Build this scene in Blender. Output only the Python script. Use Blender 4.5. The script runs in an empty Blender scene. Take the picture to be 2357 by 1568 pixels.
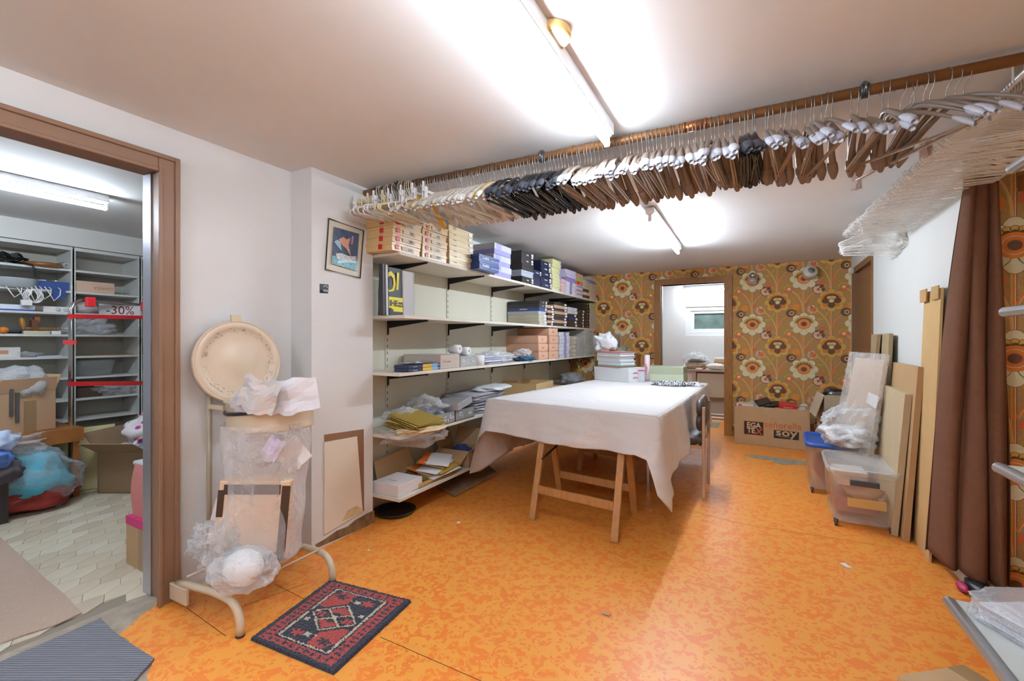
import bpy, bmesh, math, random
from mathutils import Vector, Matrix, noise
random.seed(7)
R = math.radians
H = 1.24; FPX = 1047.0; CX = 1178.5; CY = 783.0
YAW = R(27.8); CO = math.cos(YAW); SI = math.sin(YAW)
scene = bpy.context.scene
# ---------------------------------------------------------------- camera
cd = bpy.data.cameras.new('camera'); cam = bpy.data.objects.new('camera', cd)
scene.collection.objects.link(cam); scene.camera = cam
cam.location = (0, 0, H); cam.rotation_euler = (R(90), 0, YAW)
cd.sensor_width = 36; cd.lens = 36 * FPX / 2357; cd.clip_start = 0.02
cd.shift_y = (CY - 784) / 2357
# ---------------------------------------------------------------- world, exposure
w = bpy.data.worlds.new('world'); scene.world = w; w.use_nodes = True
w.node_tree.nodes['Background'].inputs[0].default_value = (0.75, 0.85, 0.9, 1)
w.node_tree.nodes['Background'].inputs[1].default_value = 0.6
scene.view_settings.view_transform = 'Standard'; scene.view_settings.look = 'None'
scene.view_settings.gamma = 1; scene.view_settings.exposure = 1.64
try: scene.view_settings.use_curve_mapping = False
except Exception: pass
TUBE_MAIN = 28.0; TUBE_FAR = 66.0; TUBE_LEFT = 38.0; TUBE_BACK = 34.0; FILL_REAR = 44.0
# ---------------------------------------------------------------- pixel -> world
def dirv(u, v):
    r = (u - CX) / FPX
    return Vector((-SI + CO * r, CO + SI * r, (CY - v) / FPX))
def P(u, v, d): return Vector((0, 0, H)) + dirv(u, v) * d
def PX(u, v, X): q = dirv(u, v); return Vector((0, 0, H)) + q * (X / q.x)
def PY(u, v, Y): q = dirv(u, v); return Vector((0, 0, H)) + q * (Y / q.y)
def PZ(u, v, z=0.0): q = dirv(u, v); return Vector((0, 0, H)) + q * ((z - H) / q.z)
# ---------------------------------------------------------------- materials
def lin(c):
    if isinstance(c, str):
        c = tuple(int(c[i:i + 2], 16) / 255 for i in (0, 2, 4))
    return tuple(x / 12.92 if x <= .04045 else ((x + .055) / 1.055) ** 2.4 for x in c)
MC = {}
def mat(col, rough=.55, metal=0.0, bump=0.0, bs=60., var=0.0, vs=6., spec=.5, sheen=0.0, name=None, stretch=None):
    key = (col, rough, metal, bump, bs, var, vs, spec, sheen, stretch)
    if key in MC: return MC[key]
    m = bpy.data.materials.new(name or 'surface_' + str(col)); m.use_nodes = True
    nt = m.node_tree; b = nt.nodes['Principled BSDF']; L = nt.links
    c = lin(col)
    b.inputs['Base Color'].default_value = (*c, 1); b.inputs['Roughness'].default_value = rough
    b.inputs['Metallic'].default_value = metal; b.inputs['Specular IOR Level'].default_value = spec
    if sheen: b.inputs['Sheen Weight'].default_value = sheen
    m.diffuse_color = (*c, 1)
    if bump or var:
        tc = nt.nodes.new('ShaderNodeTexCoord'); src = tc.outputs['Object']
        if stretch:
            mp = nt.nodes.new('ShaderNodeMapping'); mp.inputs['Scale'].default_value = stretch
            L.new(src, mp.inputs[0]); src = mp.outputs[0]
    if var:
        n = nt.nodes.new('ShaderNodeTexNoise'); n.inputs['Scale'].default_value = vs; n.inputs['Detail'].default_value = 5
        r = nt.nodes.new('ShaderNodeValToRGB')
        r.color_ramp.elements[0].position = .3; r.color_ramp.elements[1].position = .7
        r.color_ramp.elements[0].color = (*[max(0, x * (1 - var)) for x in c], 1)
        r.color_ramp.elements[1].color = (*[min(1, x * (1 + var * .5)) for x in c], 1)
        L.new(src, n.inputs['Vector']); L.new(n.outputs[0], r.inputs[0]); L.new(r.outputs[0], b.inputs['Base Color'])
    if bump:
        n2 = nt.nodes.new('ShaderNodeTexNoise'); n2.inputs['Scale'].default_value = bs; n2.inputs['Detail'].default_value = 3
        bp = nt.nodes.new('ShaderNodeBump'); bp.inputs['Strength'].default_value = bump; bp.inputs['Distance'].default_value = .004
        L.new(src, n2.inputs['Vector']); L.new(n2.outputs[0], bp.inputs['Height']); L.new(bp.outputs[0], b.inputs['Normal'])
    MC[key] = m; return m
def emis(col, s, name):
    m = bpy.data.materials.new(name); m.use_nodes = True; nt = m.node_tree
    nt.nodes.remove(nt.nodes['Principled BSDF']); e = nt.nodes.new('ShaderNodeEmission')
    e.inputs[0].default_value = (*col, 1); e.inputs[1].default_value = s
    nt.links.new(e.outputs[0], nt.nodes['Material Output'].inputs[0]); return m
def film(col, op=.3, edge=.5, rough=.12, bs=18., name='clear_film', bst=.6):
    m = bpy.data.materials.new(name); m.use_nodes = True; nt = m.node_tree; L = nt.links
    b = nt.nodes['Principled BSDF']; b.inputs['Base Color'].default_value = (*lin(col), 1); b.inputs['Roughness'].default_value = rough
    b.inputs['Specular IOR Level'].default_value = .8
    t = nt.nodes.new('ShaderNodeBsdfTransparent'); mx = nt.nodes.new('ShaderNodeMixShader')
    lw = nt.nodes.new('ShaderNodeLayerWeight'); lw.inputs[0].default_value = .35
    ma = nt.nodes.new('ShaderNodeMath'); ma.operation = 'MULTIPLY_ADD'; ma.inputs[1].default_value = edge; ma.inputs[2].default_value = op; ma.use_clamp = True
    tc = nt.nodes.new('ShaderNodeTexCoord'); n = nt.nodes.new('ShaderNodeTexNoise'); n.inputs['Scale'].default_value = bs; n.inputs['Detail'].default_value = 4; n.inputs['Distortion'].default_value = 1.5
    bp = nt.nodes.new('ShaderNodeBump'); bp.inputs['Strength'].default_value = bst; bp.inputs['Distance'].default_value = .03
    L.new(tc.outputs['Object'], n.inputs['Vector']); L.new(n.outputs[0], bp.inputs['Height']); L.new(bp.outputs[0], b.inputs['Normal']); L.new(bp.outputs[0], lw.inputs['Normal'])
    L.new(lw.outputs['Facing'], ma.inputs[0]); L.new(ma.outputs[0], mx.inputs[0]); L.new(t.outputs[0], mx.inputs[1]); L.new(b.outputs[0], mx.inputs[2])
    L.new(mx.outputs[0], nt.nodes['Material Output'].inputs[0]); return m
WHITE = mat('e2e0de', .6, bump=.15, bs=90, var=.03, vs=3)
WALLW = mat('d5d3d2', .7, bump=.2, bs=40, var=.04, vs=2.0)
CARD = mat('b8966e', .85, var=.06, vs=8, bump=.1, bs=120)
CARDD = mat('8f7350', .85, var=.06, vs=8)
CARDY = mat('c9a878', .85, var=.05, vs=8)
CARDG = mat('a8937a', .85, var=.05, vs=8)
TAPE = mat('9a7c58', .3)
SHELFW = mat('d6cdbf', .5, var=.04, vs=4)
SHELFE = mat('cfc0b2', .5)
CHROME = mat('c8c8c8', .18, 1.0)
STEEL = mat('9a9a9a', .35, 1.0)
BLACK = mat('17171a', .4); BLACKM = mat('242427', .45, .3)
BEIGEM = mat('c9b79d', .35)
OAK = mat('a06a2c', .45, var=.25, vs=9, stretch=(12, 12, 1.2), bump=.15, bs=40)
PINE = mat('b9824a', .5, var=.18, vs=7, stretch=(8, 8, 1.2))
PAPER = mat('e6e4e6', .7); PAPERB = mat('d9d8e2', .7)
KRAFT = mat('b58f55', .8, var=.08, vs=10); GOLD = mat('a88f3e', .45, .3)
FILM = film('f2f2f4', .14, .5, bst=.4); FILMW = film('eeeef2', .22, .5, bst=.3); FILMB = film('e0eef6', .12, .4)
FILMP = film('f0e8e6', .1, .4)
CLEARH = film('fcfbf8', .26, .6, .05, 3, 'clear_plastic', .1)
CLEARB = film('f0efee', .17, .4, .15, 3, 'frosted_plastic', .05)
GLASS = film('dfe6e6', .1, .4, .05, 2, 'clear_glass', .05)
RED = mat('d0242a', .4); BLUE = mat('2457a8', .4)
# ---------------------------------------------------------------- mesh builder
class MB:
    def __init__(s): s.v = []; s.f = []; s.m = []; s.mats = []; s.sm = []
    def mi(s, m):
        if m not in s.mats: s.mats.append(m)
        return s.mats.index(m)
    def add(s, vs, fs, m, M=None, smooth=False):
        o = len(s.v); s.v += [tuple(M @ Vector(x)) if M is not None else tuple(x) for x in vs]
        i = s.mi(m)
        for f in fs: s.f.append(tuple(o + k for k in f)); s.m.append(i); s.sm.append(smooth)
        return s
    def box(s, x0, x1, y0, y1, z0, z1, m, M=None):
        vs = [(x, y, z) for x in (x0, x1) for y in (y0, y1) for z in (z0, z1)]
        return s.add(vs, [(0, 1, 3, 2), (4, 6, 7, 5), (0, 4, 5, 1), (2, 3, 7, 6), (0, 2, 6, 4), (1, 5, 7, 3)], m, M)
    def tube(s, pts, r, m, n=8, closed=False, M=None, rs=None, caps=True):
        pts = [Vector(p) for p in pts]; N = len(pts); vs = []; fs = []; up = None
        for i, p in enumerate(pts):
            if closed: t = pts[(i + 1) % N] - pts[i - 1]
            else: t = pts[min(i + 1, N - 1)] - pts[max(i - 1, 0)]
            t.normalize()
            if up is None:
                up = Vector((0, 0, 1)) if abs(t.z) < .9 else Vector((1, 0, 0))
            a = t.cross(up)
            if a.length < 1e-4: a = t.cross(Vector((0, 1, 0)))
            a.normalize(); bb = a.cross(t).normalized(); up = bb
            rr = rs[i] if rs else r
            for k in range(n):
                an = 2 * math.pi * k / n; vs.append(p + (a * math.cos(an) + bb * math.sin(an)) * rr)
        E = N if closed else N - 1
        for i in range(E):
            for k in range(n):
                a0 = i * n + k; a1 = i * n + (k + 1) % n; j = (i + 1) % N
                fs.append((a0, a1, j * n + (k + 1) % n, j * n + k))
        if not closed and caps: fs.append(tuple(range(n))[::-1]); fs.append(tuple((N - 1) * n + k for k in range(n)))
        return s.add(vs, fs, m, M, True)
    def lathe(s, prof, m, n=32, M=None, smooth=True):
        vs = []; fs = []
        for r, z in prof:
            for k in range(n): a = 2 * math.pi * k / n; vs.append((r * math.cos(a), r * math.sin(a), z))
        for i in range(len(prof) - 1):
            for k in range(n): fs.append((i * n + k, i * n + (k + 1) % n, (i + 1) * n + (k + 1) % n, (i + 1) * n + k))
        return s.add(vs, fs, m, M, smooth)
    def prism(s, poly, z0, z1, m, M=None):
        n = len(poly)
        vs = [(p[0], p[1], z0) for p in poly] + [(p[0], p[1], z1) for p in poly]
        fs = [tuple(range(n))[::-1], tuple(range(n, 2 * n))] + [(i, (i + 1) % n, n + (i + 1) % n, n + i) for i in range(n)]
        return s.add(vs, fs, m, M)
    def slab(s, pts, t, m):
        p = [Vector(q) for q in pts]; nn = (p[1] - p[0]).cross(p[2] - p[1]).normalized() * t; n = len(p)
        vs = p + [q + nn for q in p]
        return s.add(vs, [tuple(range(n))[::-1], tuple(range(n, 2 * n))] + [(i, (i + 1) % n, n + (i + 1) % n, n + i) for i in range(n)], m)
    def grid(s, nu, nv, fn, m, smooth=True, closed_u=False):
        vs = [fn(i / (nu if closed_u else nu - 1), j / (nv - 1)) for j in range(nv) for i in range(nu)]
        fs = []
        for j in range(nv - 1):
            for i in range(nu if closed_u else nu - 1):
                a = j * nu + i; b = j * nu + (i + 1) % nu; fs.append((a, b, b + nu, a + nu))
        return s.add(vs, fs, m, None, smooth)
    def blob(s, c, rad, m, amp=.15, fr=2.5, seed=0, sub=4, zmin=None, M=None, fine=0.0, ff=9.0, sq=1.0):
        bm = bmesh.new(); bmesh.ops.create_icosphere(bm, subdivisions=sub, radius=1)
        vs = []
        so = Vector((seed * 7.3, seed * 3.1, seed * 1.7))
        for v in bm.verts:
            q = v.co.copy()
            if sq != 1.0: q = Vector([math.copysign(abs(a) ** sq, a) for a in q])
            k = 1 + amp * noise.noise(v.co * fr + so) * 2 + fine * noise.noise(v.co * ff + so) * 2
            p = Vector((q.x * rad[0] * k, q.y * rad[1] * k, q.z * rad[2] * k)) + Vector(c)
            if zmin is not None and p.z < zmin: p.z = zmin + .0002
            vs.append(p)
        fs = [tuple(x.index for x in f.verts) for f in bm.faces]; bm.free()
        return s.add(vs, fs, m, M, True)
    def mesh(s, name):
        me = bpy.data.meshes.new(name); me.from_pydata([tuple(x) for x in s.v], [], s.f)
        for m in s.mats: me.materials.append(m)
        me.polygons.foreach_set('material_index', s.m); me.polygons.foreach_set('use_smooth', s.sm); me.update()
        return me
def link(name, data, parent=None, loc=None, rot=None, label=None, cat=None, group=None, kind=None):
    o = bpy.data.objects.new(name, data); scene.collection.objects.link(o)
    if parent: o.parent = parent
    if loc is not None: o.location = loc
    if rot is not None: o.rotation_euler = rot
    for k, v in (('label', label), ('category', cat), ('group', group), ('kind', kind)):
        if v: o[k] = v
    return o
def ob(name, mb, parent=None, **k): return link(name, mb.mesh(name), parent, **k)
def empty(name, loc, label, cat, group=None, rz=0): return link(name, None, None, loc=loc, rot=(0, 0, rz), label=label, cat=cat, group=group)
def bevel(o, wd=.004, seg=2):
    b = o.modifiers.new('bevel', 'BEVEL'); b.width = wd; b.segments = seg; b.limit_method = 'ANGLE'; return o
TM = {}
FX = Matrix(((0, 0, 1), (1, 0, 0), (0, 1, 0)))     # text on a face looking to +X
FNY = Matrix(((1, 0, 0), (0, 0, -1), (0, 1, 0)))   # text on a face looking to -Y
def text(s, size, m, parent, loc, rot3, name='print', ext=.0004, sx=1.0, align='CENTER', wt=0.0, shear=0.0):
    k = (s, size, m.name, ext, align, wt, shear)
    if k not in TM:
        c = bpy.data.curves.new('txt', 'FONT'); c.body = s; c.size = size; c.extrude = ext; c.align_x = align; c.align_y = 'CENTER'
        c.resolution_u = 2; c.offset = wt; c.shear = shear
        t = bpy.data.objects.new('txt', c); scene.collection.objects.link(t)
        dg = bpy.context.evaluated_depsgraph_get(); me = bpy.data.meshes.new_from_object(t.evaluated_get(dg))
        bpy.data.objects.remove(t); me.materials.clear(); me.materials.append(m); TM[k] = me
    o = link(name, TM[k], parent); M = rot3.to_4x4(); M = Matrix.Translation(Vector(loc)) @ M @ Matrix.Diagonal((sx, 1, 1, 1)); o.matrix_local = M
    return o
def ordn(i): return ['lowest', 'second', 'third', 'fourth', 'fifth', 'sixth', 'seventh', 'eighth', 'ninth'][i]
# ================================================================= SETTING
ZC = 2.25
def zc(y): return 2.25 - max(0, y - 2.3) * .0125
XL = -2.45; XLL = -2.62
Y_B = 6.55
def xr(y): return .95 + .022 * (y - 3.12)
CEIL = mat('dedcdb', .75, bump=.35, bs=14, var=.05, vs=1.3)
f = MB().box(-2.62, 1.25, -1.3, 8.8, -.10, -.004, mat('8d857a', .9, var=.3, vs=5, bump=.5, bs=20))
floor = ob('floor', f, kind='structure')
# orange printed vinyl
def orange():
    m = bpy.data.materials.new('orange_vinyl'); m.use_nodes = True; nt = m.node_tree; L = nt.links; b = nt.nodes['Principled BSDF']
    tc = nt.nodes.new('ShaderNodeTexCoord'); n1 = nt.nodes.new('ShaderNodeTexNoise'); n1.inputs['Scale'].default_value = 7; n1.inputs['Detail'].default_value = 1
    L.new(tc.outputs['Object'], n1.inputs['Vector'])
    ad = nt.nodes.new('ShaderNodeVectorMath'); ad.operation = 'MULTIPLY_ADD'; ad.inputs[1].default_value = (.09, .09, 0)
    L.new(n1.outputs[1], ad.inputs[0]); L.new(tc.outputs['Object'], ad.inputs[2])
    def vor(sc, lo, hi, ring=False):
        v = nt.nodes.new('ShaderNodeTexVoronoi'); v.inputs['Scale'].default_value = sc; L.new(ad.outputs[0], v.inputs['Vector'])
        r = nt.nodes.new('ShaderNodeValToRGB'); e = r.color_ramp.elements; r.color_ramp.interpolation = 'CONSTANT'
        if ring:
            e[0].color = (1, 1, 1, 1); e[0].position = 0; e[1].position = lo; e[1].color = (0, 0, 0, 1)
            x = e.new(lo + .08); x.color = (1, 1, 1, 1); x = e.new(lo + .13); x.color = (0, 0, 0, 1)
        else:
            e[0].color = (1, 1, 1, 1); e[1].color = (0, 0, 0, 1); e[1].position = lo
        L.new(v.outputs['Distance'], r.inputs[0]); return r.outputs[0]
    a = vor(17, .22, 0, True); c = vor(36, .30, 0)
    mx = nt.nodes.new('ShaderNodeMath'); mx.operation = 'MAXIMUM'; L.new(a, mx.inputs[0]); L.new(c, mx.inputs[1])
    n2 = nt.nodes.new('ShaderNodeTexNoise'); n2.inputs['Scale'].default_value = 17; n2.inputs['Detail'].default_value = 2; n2.inputs['Distortion'].default_value = 1.0
    L.new(tc.outputs['Object'], n2.inputs['Vector'])
    th = nt.nodes.new('ShaderNodeMath'); th.operation = 'GREATER_THAN'; th.inputs[1].default_value = .57; L.new(n2.outputs[0], th.inputs[0])
    mx2 = nt.nodes.new('ShaderNodeMath'); mx2.operation = 'MAXIMUM'; L.new(mx.outputs[0], mx2.inputs[0]); L.new(th.outputs[0], mx2.inputs[1])
    mc = nt.nodes.new('ShaderNodeMixRGB'); mc.inputs[1].default_value = (*lin('e89a42'), 1); mc.inputs[2].default_value = (*lin('e58034'), 1)
    L.new(mx2.outputs[0], mc.inputs[0]); L.new(mc.outputs[0], b.inputs['Base Color'])
    b.inputs['Roughness'].default_value = .36; b.inputs['Specular IOR Level'].default_value = .45
    bp = nt.nodes.new('ShaderNodeBump'); bp.inputs['Strength'].default_value = .12; bp.inputs['Distance'].default_value = .004
    n3 = nt.nodes.new('ShaderNodeTexNoise'); n3.inputs['Scale'].default_value = 260; L.new(tc.outputs['Object'], n3.inputs['Vector']); L.new(n3.outputs[0], bp.inputs['Height']); L.new(bp.outputs[0], b.inputs['Normal'])
    return m
ORANGE = orange()
torn = [(365, 1378), (352, 1400), (330, 1412), (300, 1440), (270, 1463), (292, 1470), (310, 1492), (345, 1512), (350, 1530), (338, 1555), (345, 1600), (330, 1700)]
tp = [PZ(u, v, 0) for u, v in torn]
poly = [(XL, 1.185)] + [(p.x, p.y) for p in tp] + [(tp[-1].x, -1.3), (1.2, -1.3), (1.2, 3.35), (1.06, 3.35), (1.06, 8.7), (-1.6, 8.7), (-1.6, 6.55), (XL, 6.55)]
ob('vinyl_covering', MB().prism([q for q in poly], -.004, 0, ORANGE), floor)
SEAM = mat('5a2a10', .8)
def strip(a, b, wd, z, m, mb):
    a = Vector(a); b = Vector(b); n = Vector((-(b - a).y, (b - a).x)).normalized() * wd / 2
    mb.add([(a.x - n.x, a.y - n.y, z), (b.x - n.x, b.y - n.y, z), (b.x + n.x, b.y + n.y, z), (a.x + n.x, a.y + n.y, z)], [(0, 1, 2, 3)], m)
sm = MB()
for a, b in (((632, 1345), (705, 1382)), ((875, 1467), (1180, 1600)), ((562, 1395), (700, 1345)), ((430, 1400), (520, 1465)), ((1540, 1163), (1700, 1205)), ((1700, 1205), (2060, 1262)), ((1240, 1118), (1500, 1168))):
    A = PZ(*a); B = PZ(*b); strip(A.xy, B.xy, .003, .0008, SEAM, sm)
ob('vinyl_seam', sm, floor, kind='stuff')
hp = [(1712, 1049), (1730, 1047), (1790, 1054), (1860, 1064), (1862, 1071), (1830, 1070), (1800, 1070), (1780, 1066), (1778, 1061), (1745, 1056)]
hp = [PZ(u, v, 0) for u, v in hp]
ob('torn_patch', MB().prism([(p.x, p.y) for p in hp], 0.0002, .002, mat('9b8f78', .9, var=.3, vs=20)), floor)
# ceilings
c = MB()
for y0, y1 in ((-1.3, 2.3), (2.3, 6.7), (6.7, 8.8)):
    c.add([(-6.3, y0, zc(y0)), (1.6, y0, zc(y0)), (1.6, y1, zc(y1)), (-6.3, y1, zc(y1)),
           (-6.3, y0, 2.5), (1.6, y0, 2.5), (1.6, y1, 2.5), (-6.3, y1, 2.5)], [(0, 3, 2, 1), (4, 5, 6, 7), (0, 1, 5, 4), (1, 2, 6, 5), (2, 3, 7, 6), (3, 0, 4, 7)], CEIL)
ob('ceiling', c, kind='structure')
# left wall with door opening Y .2..1.13, z 0..2.04
wl = MB()
wl.box(XLL, XL, -1.3, .18, -.1, 2.28, WALLW); wl.box(XLL, XL, .18, 1.168, 2.08, 2.28, WALLW); wl.box(XLL, XL, 1.168, 6.7, -.1, 2.28, WALLW)
wall_left = ob('wall_left', wl, kind='structure')
ob('wall_rear', MB().box(-6.3, 1.4, -1.5, -1.3, -.1, 2.3, WALLW), kind='structure')
# pillar
pl = MB(); PXF = -2.27
pl.box(XL, PXF, 1.80, 2.285, 0, 2.26, WALLW)
pillar = ob('wall_pillar', pl, kind='structure')
EDGE = mat('6b4a2c', .8)
def rect_on_pillar(u0, v0, u1, v1): a = PX(u0, v0, PXF); b = PX(u1, v1, PXF); return a, b
def quadX(mb, pts, X, t, m):
    p = [PX(u, v, X) for u, v in pts]; n = len(p); vs = p + [q + Vector((t, 0, 0)) for q in p]
    mb.add(vs, [tuple(range(n)), tuple(range(n, 2 * n))[::-1]] + [(i, n + i, n + (i + 1) % n, (i + 1) % n) for i in range(n)], m)
pm = MB(); quadX(pm, [(746, 1001), (837, 988), (838, 1176), (746, 1233)], PXF, .0012, mat('8a6446', .8)); ob('access_recess', pm, pillar)
pm = MB(); quadX(pm, [(745, 1018), (820, 1005), (833, 1178), (745, 1231)], PXF + .001, .008, mat('dccfbd', .6, var=.04, vs=4)); ob('access_panel', pm, pillar)
pm = MB(); quadX(pm, [(726, 1253), (745, 1243), (775, 1222), (800, 1212), (818, 1197), (835, 1188), (845, 1182), (861, 1175), (861, 1204), (726, 1263)], PXF, .0024, mat('8a6a44', .9, var=.5, vs=18, bump=.5, bs=50)); ob('damp_stain', pm, pillar)
pm = MB(); quadX(pm, [(788, 1200), (800, 1176), (820, 1165), (833, 1170), (834, 1180)], PXF + .0093, .0008, mat('c9ad84', .9, var=.2, vs=20)); ob('water_mark', pm, pillar)
# right wall
wr = MB()
def rquad(mb, y0, y1, z0, z1, m, th=.2):
    mb.add([(xr(y0), y0, z0), (xr(y1), y1, z0), (xr(y1), y1, z1), (xr(y0), y0, z1), (xr(y0) + th, y0, z0), (xr(y1) + th, y1, z0), (xr(y1) + th, y1, z1), (xr(y0) + th, y0, z1)],
           [(0, 1, 2, 3), (4, 7, 6, 5), (0, 4, 5, 1), (1, 5, 6, 2), (2, 6, 7, 3), (3, 7, 4, 0)], m)
WR = mat('d6d6d2', .6, bump=.1, bs=30, var=.03, vs=2)
rquad(wr, 3.12, 5.30, -.1, 2.26, WR); rquad(wr, 5.30, 6.70, 2.0605, 2.26, WR); rquad(wr, 6.42, 6.72, -.1, 2.06, WR)
ob('wall_right', wr, kind='structure')
BR = mat('8a6444', .5, var=.05, vs=4)
d3 = MB(); rquad(d3, 5.342, 6.378, 2.0, 2.06, BR, .02); d3.box(xr(5.3) - .01, xr(5.3) + .12, 5.30, 5.34, 0, 2.0, BR); d3.box(xr(6.4) - .01, xr(6.4) + .12, 6.38, 6.43, 0, 2.0, BR)
d3.box(xr(5.3) + .03, 1.2, 5.342, 6.378, 2.0, 2.06, BR)
door3 = ob('door_3', d3, kind='structure')
d3s = MB(); d3s.box(1.06, 1.10, 5.32, 6.42, 0, 2.0, mat('8c6648', .45)); 
for k in range(2): d3s.box(1.052, 1.06, 5.42, 6.3, .25 + k * .9, 1.0 + k * .9, mat('84603f', .45))
ob('door_leaf', d3s, door3)
# near right wall with wallpaper, behind the shelving
WPB = bpy.data.materials.new('linen_wallpaper'); WPB.use_nodes = True
def linen():
    nt = WPB.node_tree; L = nt.links; b = nt.nodes['Principled BSDF']; tc = nt.nodes.new('ShaderNodeTexCoord')
    out = []
    for s in ((40, 40, 900), (900, 900, 40)):
        mp = nt.nodes.new('ShaderNodeMapping'); mp.inputs['Scale'].default_value = s; L.new(tc.outputs['Object'], mp.inputs[0])
        n = nt.nodes.new('ShaderNodeTexNoise'); n.inputs['Scale'].default_value = 1; n.inputs['Detail'].default_value = 2; L.new(mp.outputs[0], n.inputs['Vector']); out.append(n.outputs[0])
    a = nt.nodes.new('ShaderNodeMath'); L.new(out[0], a.inputs[0]); L.new(out[1], a.inputs[1])
    r = nt.nodes.new('ShaderNodeValToRGB'); r.color_ramp.elements[0].position = .8; r.color_ramp.elements[1].position = 1.2
    r.color_ramp.elements[0].position = .42; r.color_ramp.elements[1].position = .6
    h = nt.nodes.new('ShaderNodeMath'); h.operation = 'MULTIPLY'; h.inputs[1].default_value = .5; L.new(a.outputs[0], h.inputs[0])
    r.color_ramp.elements[0].color = (*lin('a87e44'), 1); r.color_ramp.elements[1].color = (*lin('caa062'), 1)
    L.new(h.outputs[0], r.inputs[0]); L.new(r.outputs[0], b.inputs['Base Color']); b.inputs['Roughness'].default_value = .75
linen()
ob('wall_right_near', MB().box(1.18, 1.4, -1.5, 3.34, -.1, 2.3, WPB), kind='structure')
ob('wall_right_return', MB().box(1.02, 1.179, 3.095, 3.118, -.1, 2.24, WPB), kind='structure')
# back wall with doorway X -1.115..-.32
DX0, DX1, DZ = -1.115, -.32, 2.0
wb = MB(); wb.box(-2.62, DX0, Y_B, Y_B + .14, -.1, 2.22, WPB); wb.box(DX1, 1.2, Y_B, Y_B + .14, -.1, 2.22, WPB); wb.box(DX0, DX1, Y_B, Y_B + .14, DZ, 2.22, WPB)
wall_back = ob('wall_back', wb, kind='structure')
# wallpaper print
PAL = {k: mat(v, .7, var=.05, vs=60) for k, v in dict(cream='e6dab2', yel='dcae58', ora='df8430', red='dc6e42', bro='6e5034', pin='e6bda0', grn='bcae3c', wht='e2d8c0', lin='946a38').items()}
def ell(cx, cy, rx, ry, a=0, n=14):
    ca, sa = math.cos(a), math.sin(a)
    return [(cx + rx * math.cos(t) * ca - ry * math.sin(t) * sa, cy + rx * math.cos(t) * sa + ry * math.sin(t) * ca) for t in [2 * math.pi * i / n for i in range(n)]]
def leaf(cx, cy, L_, W_, a):
    pts = []
    for i in range(7): t = i / 6; pts.append((t - .5, math.sin(math.pi * t) * .5))
    for i in range(1, 6): t = 1 - i / 6; pts.append((t - .5, -math.sin(math.pi * t) * .5))
    ca, sa = math.cos(a), math.sin(a)
    return [(cx + x * L_ * ca - y * W_ * sa, cy + x * L_ * sa + y * W_ * ca) for x, y in pts]
def bez(p0, p1, p2, n=7): return [((1 - t) ** 2 * p0[0] + 2 * t * (1 - t) * p1[0] + t * t * p2[0], (1 - t) ** 2 * p0[1] + 2 * t * (1 - t) * p1[1] + t * t * p2[1]) for t in [i / (n - 1) for i in range(n)]]
def ribbon(pts, wd):
    out = []
    for i in range(len(pts) - 1):
        a, b = pts[i], pts[i + 1]; dx, dy = b[0] - a[0], b[1] - a[1]; l = math.hypot(dx, dy) or 1; nx, ny = -dy / l * wd / 2, dx / l * wd / 2
        out.append([(a[0] - nx, a[1] - ny), (b[0] - nx, b[1] - ny), (b[0] + nx, b[1] + ny), (a[0] + nx, a[1] + ny)])
    return out
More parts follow.
